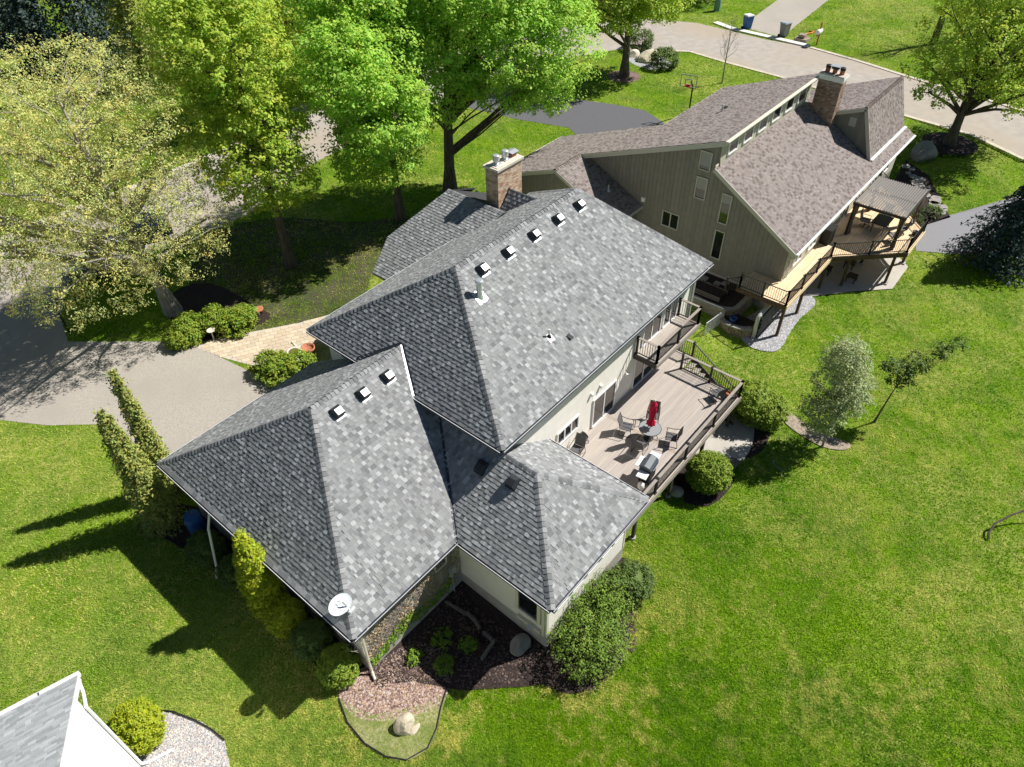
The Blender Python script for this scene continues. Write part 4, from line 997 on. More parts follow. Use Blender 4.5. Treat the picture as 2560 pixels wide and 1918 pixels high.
railing(deck, (14.85, -.56), (14.85, .5), ZD, 1.0, [0, 1.0])
# stairs down to the lower patio
N = 11; m = MB()
for i in range(N):
    t = MB(); y0 = -.66-i*.30; z0 = ZD-.19*(i+1); t.box((13.82, y0-.30, z0-.04), (14.80, y0, z0)); part('stair_tread', t, 'deckboard', deck)
for x in (13.80, 14.83): m.beam((x, -.62, ZD-.12), (x, -.66-N*.30, ZD-.19*N-.10), .05, .26)
part('stringer', m, 'deckdark', deck)
m = MB(); m.beam((14.85, -.56, ZD+1.0), (14.85, -.66-N*.3, ZD-.19*N+.95), .05, .05); m.beam((14.85, -.56, ZD+.12), (14.85, -.66-N*.3, ZD-.19*N+.1), .04, .04); part('stair_rail', m, 'metalblack', deck)
for i in range(1, 27):
    t = i/27; y = -.56-t*(N*.3+.1); z = ZD-.19*N*t; baluster(deck, 14.85, y, z+.10, z+.97)
m = MB(); m.box((14.80, -.66-N*.3-.05, ZD-.19*N-.05), (14.90, -.66-N*.3+.05, ZD-.19*N+1.05)); part('rail_post', m, 'metalblack', deck)
# balcony above
ZB = 4.12
bal = thing('balcony', 'small upper balcony with black balusters under the main roof eave', 'balcony', (10.5, -.7, ZB))
y = -.68
while y < .56: m = MB(); m.box((10.53, y, ZB-.03), (14.62, min(y+.136, .585), ZB), 0, rg.choice(DT)); part('deck_board', m, 'deckboard', bal); y += .142
m = MB(); m.box((10.47, -.735, ZB-.27), (14.68, -.69, ZB-.002)); part('fascia_board', m, 'decktrim', bal)
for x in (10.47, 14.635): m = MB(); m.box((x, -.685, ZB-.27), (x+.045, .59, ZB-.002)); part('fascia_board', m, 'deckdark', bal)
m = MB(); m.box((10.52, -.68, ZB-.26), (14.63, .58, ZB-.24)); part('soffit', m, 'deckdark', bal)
railing(bal, (10.60, -.62), (14.56, -.62), ZB, 1.0, [0, .5, 1.0])
railing(bal, (10.60, .52), (10.60, -.62), ZB, 1.0, [0, 1.0]); railing(bal, (14.56, .52), (14.56, -.62), ZB, 1.0, [0, 1.0])
# ------------------------------------------------------------------ patio set on the deck
def patio_chair(name, label, group=None):
    t = thing(name, label, 'patio chair', (0, 0, 0), 0, group, local=True); r = .014
    m = MB(); m.add([(-.25, -.24, .42), (.25, -.24, .42), (.25, .24, .40), (-.25, .24, .40), (-.25, -.24, .405), (.25, -.24, .405), (.25, .24, .385), (-.25, .24, .385)], [(0, 1, 2, 3), (7, 6, 5, 4), (0, 4, 5, 1), (1, 5, 6, 2), (2, 6, 7, 3), (3, 7, 4, 0)]); part('seat', m, 'mesh', t)
    m = MB(); P = [(.25, .40), (.29, .60), (.34, .80), (.42, 1.0)]
    for i in range(3): (y0, z0), (y1, z1) = P[i], P[i+1]; m.add([(-.24, y0, z0), (.24, y0, z0), (.24, y1, z1), (-.24, y1, z1), (-.24, y0+.012, z0), (.24, y0+.012, z0), (.24, y1+.012, z1), (-.24, y1+.012, z1)], [(0, 1, 2, 3), (7, 6, 5, 4), (1, 5, 6, 2), (3, 7, 4, 0), (2, 6, 7, 3)])
    part('backrest', m, 'mesh', t)
    m = MB(); m.tube([(-.26, .24, .40)]+[(-.26, y+.006, z) for y, z in P]+[(.26, y+.006, z) for y, z in P[::-1]]+[(.26, .24, .40)], r, 6); m.tube([(-.26, .24, .40), (-.26, -.25, .41), (.26, -.25, .41), (.26, .24, .40)], r, 6); part('frame', m, 'metalbrown', t)
    for s in (-1, 1):
        m = MB(); m.tube([(s*.29, -.28, .0), (s*.29, -.27, .40), (s*.29, -.25, .64)], r, 6); part('leg', m, 'metalbrown', t)
        m = MB(); m.tube([(s*.29, .33, .0), (s*.28, .26, .40)], r, 6); part('leg', m, 'metalbrown', t)
        m = MB(); m.tube([(s*.29, -.31, .62), (s*.30, -.24, .655), (s*.30, .05, .645), (s*.27, .33, .74)], .017, 6); part('armrest', m, 'metalbrown', t)
    m = MB(); m.tube([(-.29, -.28, .012), (-.29, .33, .012)], r, 5); m.tube([(.29, -.28, .012), (.29, .33, .012)], r, 5); part('runner', m, 'metalbrown', t)
    return t
TC = (8.36, -1.91)
GR_ = 'mesh patio chairs round the glass table'
chair0 = patio_chair('patio_chair', 'mesh patio chair at the round glass table, on its house-wall side', GR_)
def place(o, x, y, z, face): o.location = (x, y, z); o.rotation_euler = (0, 0, face)
def facing(x, y, c): return math.atan2(c[1]-y, c[0]-x)+math.pi/2
pos = [((8.0, -.86), None), ((9.42, -1.45), 'mesh patio chair at the glass table, behind the closed red umbrella toward the balcony'), ((8.78, -2.88), 'mesh patio chair at the glass table, nearest the front deck railing'), ((7.42, -2.0), 'mesh patio chair at the glass table, nearest the grill and the wing roof')]
place(chair0, 8.0, -.86, ZD, facing(8.0, -.86, TC))
for (x, y), lb in pos[1:]: copy_tree(chair0, (x, y, ZD), facing(x, y, TC), lb, GR_)
c_ = copy_tree(chair0, (12.85, -3.1, ZD), math.radians(-25)+math.pi, 'mesh patio chair alone in the far deck corner by the stairs'); c_.pop('group', None) if 'group' in c_ else None
c_ = copy_tree(chair0, (5.35, .12, ZD), math.radians(10)+math.pi*1.5, 'mesh patio chair against the cream wall, half hidden by the wing roof'); c_.pop('group', None) if 'group' in c_ else None
tb = thing('patio_table', 'round glass-topped patio table on the deck with a closed red umbrella', 'patio table', (*TC, ZD))
m = MB(); m.lathe([(.52, .705), (.52, .72), (.02, .7202)], (*TC, ZD), 32); part('table_top', m, 'tableglass', tb)
m = MB(); m.tube([(TC[0]+.525*math.cos(a), TC[1]+.525*math.sin(a), ZD+.71) for a in np.linspace(0, 2*math.pi, 33)], .016, 6); part('rim', m, 'metalbrown', tb)
for k in range(4):
    a = .6+k*math.pi/2; m = MB(); m.tube([(TC[0]+.45*math.cos(a), TC[1]+.45*math.sin(a), ZD), (TC[0]+.30*math.cos(a), TC[1]+.30*math.sin(a), ZD+.35), (TC[0]+.42*math.cos(a), TC[1]+.42*math.sin(a), ZD+.69)], .016, 6); part('leg', m, 'metalbrown', tb)
m = MB(); m.tube([(TC[0]+.31*math.cos(a), TC[1]+.31*math.sin(a), ZD+.34) for a in np.linspace(0, 2*math.pi, 25)], .011, 5); part('ring', m, 'metalbrown', tb)
um = thing('patio_umbrella', 'closed crimson umbrella standing through the round glass table', 'umbrella', (*TC, ZD))
m = MB(); m.tube([(*TC, ZD), (*TC, ZD+2.45)], .02, 8); part('pole', m, 'metalbrown', um)
m = MB(); m.lathe([(.24, 0), (.24, .05), (.06, .09), (.05, .2)], (*TC, ZD+.002), 18); part('base', m, 'metalblack', um)
m = MB(); n = 24; o = 0; prof = [(.20, 1.0), (.17, 1.12), (.095, 1.30), (.105, 1.42), (.135, 1.7), (.14, 1.95), (.115, 2.12), (.165, 2.13), (.15, 2.25), (.07, 2.42), (.05, 2.5)]
for r, z in prof:
    for k in range(n): w_ = 2*math.pi*k/n; q = r*(1+.26*(1 if k % 3 == 0 else -.4)*(1 if z < 2.1 else .4)); m.v.append((TC[0]+q*math.cos(w_), TC[1]+q*math.sin(w_), ZD+z))
for i in range(len(prof)-1):
    for k in range(n): k2 = (k+1) % n; m.f.append((i*n+k, i*n+k2, (i+1)*n+k2, (i+1)*n+k)); m.m.append(0); m.t.append((1, 1, 1))
part('canopy', m, 'red', um, True)
m = MB(); m.lathe([(.05, 2.49), (.055, 2.53), (.03, 2.57), (.01, 2.58)], (*TC, ZD), 12); part('finial', m, 'pale', um)
gr = thing('gas_grill', 'dark-hooded gas grill with white side shelves by the front deck railing', 'grill', (6.2, -3.15, ZD), math.radians(8), local=True)
m = MB(); m.box((-.36, -.26, .12), (.36, .24, .78)); part('cabinet', m, 'grilldark', gr)
m = MB(); m.box((-.42, -.30, .80), (.42, .27, .93)); part('firebox', m, 'grilldark', gr)
m = MB()
pr_ = [(-.29, .935), (-.31, 1.02), (-.20, 1.16), (.05, 1.22), (.22, 1.16), (.27, .935)]
m.add([(-.41, y, z) for y, z in pr_]+[(.41, y, z) for y, z in pr_], [tuple(range(5, -1, -1)), tuple(range(6, 12))]+[(i, i+1, i+7, i+6) for i in range(5)]); part('hood', m, 'hood', gr)
m = MB(); m.tube([(-.3, -.36, 1.02), (.3, -.36, 1.02)], .016, 6); m.tube([(-.28, -.30, 1.02), (-.28, -.36, 1.02)], .01, 5); m.tube([(.28, -.30, 1.02), (.28, -.36, 1.02)], .01, 5); part('handle', m, 'galv', gr)
for s in (-1, 1): m = MB(); m.box((s*.44 if s > 0 else -.86, -.25, .88), (.86 if s > 0 else -.44, .22, .92)); part('side_shelf', m, 'white', gr)
m = MB(); m.box((-.3, .28, .9), (.34, .52, .93)); part('rear_shelf', m, 'white', gr)
for x in (-.33, .33):
    for y in (-.22, .2): m = MB(); m.box((x-.025, y-.025, 0), (x+.025, y+.025, .12)); part('leg', m, 'metalblack', gr)
m = MB(); m.lathe([(.12, 0), (.15, .05), (.15, .26), (.08, .33), (.03, .36)], (-.66, -.02, .02), 14); part('gas_bottle', m, 'white', gr, True)
m = MB(); m.lathe([(.11, 0), (.15, .2), (.16, .22), (.16, .25), (.135, .25), (.12, .17), (.01, .17)], (13.35, -3.45, ZD+.002), 16); single('plant_pot', m, 'clay', 'small terracotta pot in the far deck corner beside the lone chair', 'plant pot')
hr = thing('hose_reel', 'small wall hose reel with a coiled hose beside the deck windows', 'hose reel', (6.32, .5, ZD))
m = MB(); m.box((6.22, .40, ZD+.16), (6.44, .595, ZD+.40)); part('bracket', m, 'metalblack', hr)
m = MB()
for k in range(5): m.tube([(6.28+k*.022, .42+.16*math.cos(a)-.05, ZD+.28+.16*math.sin(a)) for a in np.linspace(0, 2*math.pi, 16)], .012, 5)
m.tube([(6.34, .3, ZD+.15), (6.42, .22, ZD+.02), (6.3, .12, ZD+.015), (6.16, .2, ZD+.015), (6.24, .3, ZD+.015), (6.4, .26, ZD+.03)], .011, 5)
part('hose', m, 'grilldark', hr)
# ------------------------------------------------------------------ the taupe house
HX, HY, HZ = 23.7, -1.8, 4.12
h2 = thing('house', 'taupe board-sided house with brown shingle roofs and a row of clerestory windows', 'house', (23.7, -1.8, 0))
MF, MR = (7.63-4.12)/(4.05+1.8), .372
zf = lambda y: 4.12+MF*(y+1.8)
zr = lambda y: 9.32-MR*(y-3.7)
XD = 36.84; XE = 44.04
n0 = (0, 0, 0)
w = MB(); w.box((24.12, -1.28, -.9), (43.55, 10.0, 4.05)); w.box((24.115, -1.283, -.9), (24.121, 10, .62), 1); part('wall', w, ['board2', 'concrete'], h2)
w = MB(); w.box((21.37, 9.02, -.5), (28.2, 18.1, 3.35)); part('garage_wall', w, 'board2', h2)
w = MB()
for xa, xb, yb in ((24.13, 28.3, 13.4), (28.3, 36.7, 9.9)):
    zb = zr(yb)-.14; w.add([(xa, -1.27, 4.0), (xa, 4.0, 7.45), (xa, 4.0, 9.05), (xa, yb, zb), (xa, yb, 2.5), (xb, -1.27, 4.0), (xb, 4.0, 7.45), (xb, 4.0, 9.05), (xb, yb, zb), (xb, yb, 2.5)], [(0, 4, 3, 2, 1), (5, 6, 7, 8, 9), (0, 1, 6, 5), (1, 2, 7, 6), (3, 4, 9, 8)])
part('wall', w, 'board2', h2)
w = MB(); w.add([(21.38, 9.03, 3.3), (21.38, 13.47, 5.55), (21.38, 18.08, 3.75), (21.38, 18.08, 3.3), (24.1, 9.03, 3.3), (24.1, 13.47, 5.55), (24.1, 18.08, 3.75), (24.1, 18.08, 3.3)], [(3, 2, 1, 0), (4, 5, 6, 7), (0, 1, 5, 4)]); part('garage_wall', w, 'board2', h2)
rf = MB()
R1 = ((HX, HY, 4.12), (XD, HY, 4.12), (XD, 4.05, 7.63), (HX, 4.05, 7.63))
R1b = ((XD, HY, 4.12), (XE, HY, 4.12), (XE, -1.02, zf(-1.02)), (XD, -1.02, zf(-1.02)))
R2 = ((XD, 10.23, zr(10.23)), (HX, 10.23, zr(10.23)), (HX, 3.7, 9.32), (XD, 3.7, 9.32))
R3 = ((28.56, 13.47, zr(13.47)), (HX, 13.47, zr(13.47)), (HX, 10.23, zr(10.23)), (28.56, 10.23, zr(10.23)))
R4 = ((28.56, 18.6, zr(18.6)), (20.95, 18.6, zr(18.6)), (20.95, 13.47, zr(13.47)), (28.56, 13.47, zr(13.47)))
MW = (zr(13.47)-3.43)/(13.47-8.67)
R5 = ((20.95, 8.67, 3.43), (24.1, 8.67, 3.43), (24.1, 13.47, zr(13.47)), (20.95, 13.47, zr(13.47)))
DY, DZ = .16, 7.93
R6 = ((XD, -1.02, zf(-1.02)), (XE-.3, -1.02, zf(-1.02)), (XE-.3, DY, DZ), (XD, DY, DZ))
R7 = ((XE-.3, 10.2, DZ-.385*(10.2-DY)), (XD, 10.2, DZ-.385*(10.2-DY)), (XD, DY, DZ), (XE-.3, DY, DZ))
for q in (R1, R1b, R2, R3, R4, R5, R6, R7): deck_poly(rf, q, .14)
roof2 = part('roof', rf, 'trim2', h2)
rg = random.Random(21); E2 = .155; tabs = []
for q in (R1, R1b, R2, R3, R4, R5, R6, R7): tabs += shingles(Plane(q, (1, 0, 0)), E2, (BT_D, BT_L), rg, widths=(.16, .38))
order = sorted(range(len(tabs)), key=lambda i: dist(tabs[i]) if tabs[i][6] and tabs[i][0].P[0].y < -1 else 1e9)[:300]; pk = set(order); mb = MB()
for i, t in enumerate(tabs):
    if i in pk: tab_object(t, 'brown', roof2)
    else: tab_into(mb, t)
part('shingles', mb, 'brown', roof2, kind='stuff')
gc = MB(); BC = [(.215, .18, .165), (.18, .15, .135), (.26, .22, .20)]
nP = lambda q: Plane(q, (1, 0, 0)).n
ridge_caps((XD, DY, DZ), (XE-.3, DY, DZ), nP(R6), nP(R7), roof2, 'brown', .21, BC, rg, True, gc)
ridge_caps((20.95, 13.47, zr(13.47)), (24.1, 13.47, zr(13.47)), nP(R5), nP(R4), roof2, 'brown', .21, BC, rg, True, gc)
# rake boards, fascia and gutters
def board(a, b, w_, h_, mk, nm='rake_board'): m = MB(); m.beam(a, b, w_, h_); part(nm, m, mk, h2)
board((HX-.03, HY, 4.0), (HX-.03, 4.05, 7.51), .05, .24, 'trim2'); board((HX-.03, 3.68, 9.17), (HX-.03, 13.47, zr(13.47)-.15), .05, .26, 'trim2')
board((20.92, 8.67, 3.3), (20.92, 13.47, zr(13.47)-.13), .05, .22, 'trim2'); board((20.92, 13.47, zr(13.47)-.13), (20.92, 18.6, zr(18.6)-.13), .05, .22, 'trim2')
board((HX, 3.66, 9.17), (XD, 3.66, 9.17), .05, .28, 'trimtan', 'fascia_board'); board((HX, 3.55, 9.30), (XD, 3.55, 9.30), .20, .035, 'trimtan', 'eave_trim')
board((HX, HY-.03, 4.02), (XE, HY-.03, 4.02), .05, .2, 'trimwhite', 'fascia_board'); board((HX, HY-.11, 4.07), (XE, HY-.11, 4.07), .12, .10, 'trimwhite', 'gutter')
board((XD+.1, -1.12, zf(-1.02)+.03), (XE-.2, -1.12, zf(-1.02)+.03), .20, .05, 'trimwhite', 'flashing')
board((XD-.03, -1.02, zf(-1.02)-.02), (XD-.03, DY, DZ-.14), .05, .24, 'trim2'); board((XD-.03, DY, DZ-.13), (XD-.03, 4.05, DZ-.385*(4.05-DY)-.13), .05, .24, 'trim2')
board((HX, 4.0, 7.70), (XD, 4.0, 7.70), .04, .16, 'trimtan', 'sill_board')
board((20.95, 18.65, 3.68), (28.56, 18.65, 3.68), .06, .2, 'trimwhite', 'fascia_board'); board((28.58, 18.6, 3.68), (28.58, 10.23, zr(10.23)-.14), .05, .2, 'trimtan'); board((28.56, 10.27, zr(10.23)-.1), (XD, 10.27, zr(10.23)-.1), .06, .2, 'trimwhite', 'fascia_board'); board((XD+.03, 10.23, zr(10.23)-.12), (XD+.03, 3.7, 9.2), .05, .2, 'trimtan')
board((20.95, 8.62, 3.36), (24.1, 8.62, 3.36), .06, .18, 'trim2', 'fascia_board')
# vertical boards
BT = [(1, 1, 1), (.95, .95, .96), (1.04, 1.03, 1.02), (.98, .97, .96)]
y = -1.28; k = 0
def vboard(x0, y0, y1, zb, ztop, mk='board2', out=.012):
    m = MB(); t = rg.choice(BT)
    m.add([(x0-out, y0+.008, zb), (x0-out, y1-.008, zb), (x0-out, y1-.008, ztop(y1)), (x0-out, y0+.008, ztop(y0)), (x0+.01, y0+.008, zb), (x0+.01, y1-.008, zb), (x0+.01, y1-.008, ztop(y1)), (x0+.01, y0+.008, ztop(y0))],
          [(1, 0, 3, 2), (4, 5, 6, 7), (0, 1, 5, 4), (1, 2, 6, 5), (2, 3, 7, 6), (3, 0, 4, 7)], 0, t); part('siding_board', m, mk, h2)
while y < 13.3:
    y1 = y+.285
    vboard(24.12, y, y1, .66, lambda q: (zf(q)-.20 if q < 4.02 else zr(q)-.24)); y = y1
y = 9.03
while y < 18.0: y1 = y+.285; vboard(21.37, y, y1, .3, lambda q: min(3.43+MW*(q-8.67), zr(q))-.2); y = y1
x = 24.1
while x < 43.4:
    x1 = x+.285; m = MB(); m.box((x+.008, -1.294, 1.5), (x1-.008, -1.276, 3.95), 0, rg.choice(BT)); part('siding_board', m, 'board2pale', h2); x = x1
x = 24.1
while x < 36.6:
    x1 = x+.285; m = MB(); m.box((x+.012, 3.972, 7.66), (x1-.012, 3.998, 9.05), 0, rg.choice(BT)); part('siding_board', m, 'board2pale', h2); x = x1
m = MB(); m.add([(XD+.10, -.95, zf(-.95)-.1), (XD+.10, DY, DZ-.16), (XD+.10, 4.05, DZ-.385*(4.05-DY)-.16), (XD+.10, 4.05, 6.2), (XD+.35, -.95, zf(-.95)-.1), (XD+.35, DY, DZ-.16), (XD+.35, 4.05, DZ-.385*(4.05-DY)-.16), (XD+.35, 4.05, 6.2)], [(0, 1, 2, 3), (7, 6, 5, 4)]); part('gable_wall', m, 'board2', h2)
y = -.9
while y < 3.9: vboard(XD+.10, y, y+.285, max(4.3, zf(y)-.1), lambda q: (zf(-1.02)+(q+1.02)*(DZ-zf(-1.02))/(DY+1.02) if q < DY else DZ-.385*(q-DY))-.2); y += .285
m = MB()
for i in range(6): m.beam((XD+.06, .62, 6.55+i*.09), (XD+.06, .98, 6.55+i*.09), .03, .05)
m.box((XD+.075, .58, 6.48), (XD+.088, 1.02, 7.06)); part('louvre_vent', m, 'trim2', h2)
# windows on the left wall
for a0, a1, z0, z1, bl in ((4.52, 5.16, 7.14, 8.2, .8), (4.52, 5.14, 5.30, 6.58, .55), (2.80, 3.33, 4.22, 6.05, .3), (2.80, 3.34, 1.74, 3.60, 0)): window('window', 'y', 24.108, a0, a1, z0, z1, -1, h2, 1, bl, 'trim2', .06)
window('window', 'y', 24.108, 5.98, 7.08, 2.68, 3.62, -1, h2, 2, 0, 'trim2', .06)
for i in range(6): window('clerestory_window', 'x', 3.976, 25.0+i*1.92, 26.05+i*1.92, 8.02, 8.85, -1, h2, 1, .5 if i in (0, 1, 2, 5) else 0, 'trimwhite', .09)
for x0 in (25.4, 27.6, 30.2, 33.0, 35.6, 38.2, 40.6): window('window', 'x', -1.296, x0, x0+1.1, 2.3 if x0 not in (33.0, 35.6) else 1.9, 3.7, -1, h2, 2, 0, 'trimwhite', .08)
# downpipe, lamp, plumbing vent, exhaust hood
m = MB(); m.tube([(23.75, -1.95, 3.98), (23.78, -1.7, 3.75), (24.0, -1.36, 3.55), (24.02, -1.36, 2.1)], .05, 6); part('downspout', m, 'trim2', h2)
m = MB(); m.tube([(23.95, -1.9, 3.9), (24.6, -1.42, 3.5), (24.7, -1.36, 2.4), (24.7, -1.36, 1.85)], .05, 6); part('downspout', m, 'trimwhite', h2)
m = MB(); m.box((24.0, 8.5, 3.75), (24.11, 8.75, 4.05)); part('floodlight', m, 'white', h2)
pp = Plane(R5, (1, 0, 0)); c = onp(22.9, 10.6, pp); m = MB(); m.lathe([(.16, .0), (.06, .08), (.05, .1)], tuple(c), 12, 0); m.lathe([(.045, 0), (.045, .42), (.02, .43)], tuple(c), 10, 0); part('plumbing_vent', m, 'galv', h2)
pp = Plane(R2, (1, 0, 0)); c = onp(30.2, 7.1, pp); m = MB(); m.lathe([(.07, -.05), (.07, .42), (.05, .44)], tuple(c), 10, 0); part('plumbing_vent', m, 'galv', h2); c = onp(30.9, 7.25, pp); m = MB(); m.box((c.x-.16, c.y-.14, c.z-.05), (c.x+.16, c.y+.14, c.z+.12)); part('exhaust_hood', m, 'vent', h2)
# brick chimney with a flared top
ch = MB(); ch.box((36.15, 1.95, 5.2), (36.95, 3.5, 9.25)); chim2 = part('chimney', ch, 'mortar', h2)
BC2 = [(.36, .25, .19), (.30, .18, .13), (.44, .34, .27), (.22, .13, .10), (.40, .24, .17), (.50, .40, .33), (.33, .22, .18)]
bricks(chim2, 36.15, 36.95, 1.95, 3.5, 6.2, 9.25, BC2, rg, ('-x', '-y', '+y', '+x'), 300)
c = MB(); c.box((36.11, 1.91, 9.252), (36.99, 3.54, 9.40), 0); c.box((36.07, 1.87, 9.402), (37.03, 3.58, 9.58), 0); part('chimney_corbel', c, 'brick', chim2); 
for q in c.f: pass
c = MB(); c.box((36.09, 1.89, 9.582), (37.01, 3.56, 9.64)); part('chimney_cap', c, 'mortar', chim2)
for y in (2.25, 2.72, 3.2): c = MB(); c.lathe([(.15, .642-.6), (.15, .30), (.12, .31)], (36.55, y, 9.6), 14); part('clay_flue', c, 'clay', chim2)
c = MB(); c.lathe([(.17, .0), (.17, .15), (.13, .17)], (36.55, 2.25, 9.912), 14); part('flue_cap', c, 'grilldark', chim2)
c = MB(); c.box((36.38, 2.5, 9.912), (36.72, 2.94, 10.08), 0); c.box((36.30, 2.42, 10.082), (36.80, 3.02, 10.11), 1); part('flue_cap', c, ['grilldark', 'galv'], chim2)
c = MB(); c.lathe([(.17, .0), (.17, .15), (.13, .17)], (36.55, 3.2, 9.912), 14); part('flue_cap', c, 'grilldark', chim2)
# ------------------------------------------------------------------ cedar deck
Z2 = 1.82
d2 = thing('deck', 'raised honey-coloured cedar deck on dark posts with a long walkway', 'deck', (21.95, -2.6, -.6))
OUT = [(21.97, -2.62), (28.55, -2.62), (32.0, -6.12), (35.28, -6.12), (39.1, -2.35), (40.2, -1.25), (40.2, -1.22), (24.1, -1.31), (24.08, .5), (21.97, .5)]
CT2 = [(1, 1, 1), (.92, .90, .88), (1.07, 1.06, 1.05), (.97, .94, .90)]
def deckrows(poly, parent, z, mk, tints, w_=.140, x0=-1e9, x1=1e9):
    ys_ = [p[1] for p in poly]; y = min(ys_)+.004
    while y < max(ys_)-.03:
        ym = y+w_/2; xsn = []
        for i in range(len(poly)):
            (xa, ya), (xb, yb) = poly[i], poly[(i+1) % len(poly)]
            if (ya > ym) != (yb > ym): xsn.append(xa+(xb-xa)*(ym-ya)/(yb-ya))
        xsn.sort()
        for i in range(0, len(xsn)-1, 2):
            a, b = max(xsn[i], x0), min(xsn[i+1], x1)
            if b-a > .05: m = MB(); m.box((a+.004, y, z-.03), (b-.004, min(y+w_-.006, max(ys_)), z), 0, rg.choice(tints)); part('deck_board', m, mk, parent)
        y += w_
deckrows([(21.99, -2.6), (28.55, -2.6), (28.55, -1.32), (24.06, -1.32), (24.06, .48), (21.99, .48)], d2, Z2, 'cedar', CT2)
deckrows([(28.56, -2.62), (32.0, -6.1), (35.28, -6.1), (39.1, -2.33), (40.15, -1.3), (28.56, -1.3)], d2, Z2, 'cedar', CT2)
def fascia(a, b, mk): m = MB(); m.beam((*a, Z2-.15), (*b, Z2-.15), .05, .29); part('fascia_board', m, mk, d2)
fascia((21.96, -2.65), (28.53, -2.65), 'cedar'); fascia((28.55, -2.66), (31.98, -6.15), 'post'); fascia((32.0, -6.16), (35.3, -6.16), 'cedar'); fascia((35.3, -6.15), (39.12, -2.37), 'cedar'); fascia((21.94, -2.62), (21.94, .5), 'post')
m = MB(); m.box((22.1, -2.5, Z2-.25), (28.5, -2.44, Z2-.035)); m.box((28.6, -2.3, Z2-.25), (38.5, -2.24, Z2-.035)); m.box((30.8, -4.6, Z2-.25), (36.6, -4.54, Z2-.035)); part('joist_beam', m, 'post', d2)
R_ = dict(cap=None, mk='metalblack', step=.125)
railing(d2, (22.03, -2.56), (28.56, -2.56), Z2, .95, [0, .33, .66, 1.0], **R_)
railing(d2, (22.03, -2.56), (22.03, .36), Z2, .95, [0, .5, 1.0], **R_)
railing(d2, (22.03, .36), (21.42, .95), Z2-.2, .95, [0, 1.0], **R_)
railing(d2, (28.56, -2.56), (32.02, -6.05), Z2, .95, [0, .5, 1.0], **R_)
railing(d2, (32.02, -6.05), (35.26, -6.05), Z2, .95, [0, 1.0], **R_)
railing(d2, (35.26, -6.05), (39.08, -2.3), Z2, .95, [0, .5, 1.0], **R_)
railing(d2, (39.08, -2.3), (40.1, -1.35), Z2, .95, [0, 1.0], **R_)
for x, y in ((22.2, -2.5), (25.0, -2.5), (28.35, -2.52), (29.55, -3.5), (31.6, -5.6), (34.7, -5.7), (32.9, -3.57), (37.6, -3.4)):
    m = MB(); m.box((x-.08, y-.08, -.55), (x+.08, y+.08, Z2-.26)); part('post', m, 'post', d2)
    if x > 28: m = MB(); m.box((x-.18, y-.18, -.53), (x+.18, y+.18, -.44)); part('footing', m, 'concrete', d2)
# pergola
pg = thing('pergola', 'dark slatted pergola with tied curtains on the cedar deck', 'pergola', (31.65, -5.3, Z2))
PZ = Z2+2.35
for x, y in ((31.72, -5.22), (31.72, -2.25), (35.88, -5.22), (35.88, -2.25)):
    m = MB(); m.box((x-.07, y-.07, Z2+.001), (x+.07, y+.07, PZ-.18)); part('post', m, 'metalbrown', pg)
    m = MB(); n = 14
    sx = -.16 if x > 33 else .16
    for z, r in ((.06, .17), (.5, .13), (1.0, .085), (1.5, .14), (2.15, .21)):
        for k in range(n): a = 2*math.pi*k/n; q = r*(1+(.22 if k % 2 else -.18)); m.v.append((x+sx+q*math.cos(a)*1.2, y+.06*(1 if y < -3 else -1)+q*math.sin(a)*.8, Z2+z))
    for i in range(4):
        for k in range(n): k2 = (k+1) % n; m.f.append((i*n+k, i*n+k2, (i+1)*n+k2, (i+1)*n+k)); m.m.append(0); m.t.append((1, 1, 1))
    part('curtain', m, 'curtain', pg, True)
for a, b in (((31.62, -5.32), (31.62, -2.15)), ((35.98, -5.32), (35.98, -2.15)), ((33.8, -5.28), (33.8, -2.19))): m = MB(); m.beam((*a, PZ-.10), (*b, PZ-.10), .08, .18); part('beam', m, 'metalbrown', pg)
for y in (-5.33, -2.14): m = MB(); m.beam((31.6, y, PZ-.10), (36.0, y, PZ-.10), .06, .18); part('beam', m, 'metalbrown', pg)
SLM = MB().add([(0, -.06, -.02), (2.13, -.06, -.02), (2.13, .045, .045), (0, .045, .045), (0, -.06, -.032), (2.13, -.06, -.032), (2.13, .045, .033), (0, .045, .033)], [(0, 1, 2, 3), (7, 6, 5, 4), (0, 4, 5, 1), (1, 5, 6, 2), (2, 6, 7, 3), (3, 7, 4, 0)]).mesh('slat', 'louver')
for i in range(21):
    for x in (31.66, 33.84):
        o = bpy.data.objects.new('slat', SLM); COL.objects.link(o); o.parent = pg; o.location = (x-31.65, .085+i*.149, PZ-Z2-.004); ORG[o.name] = ORG[pg.name]
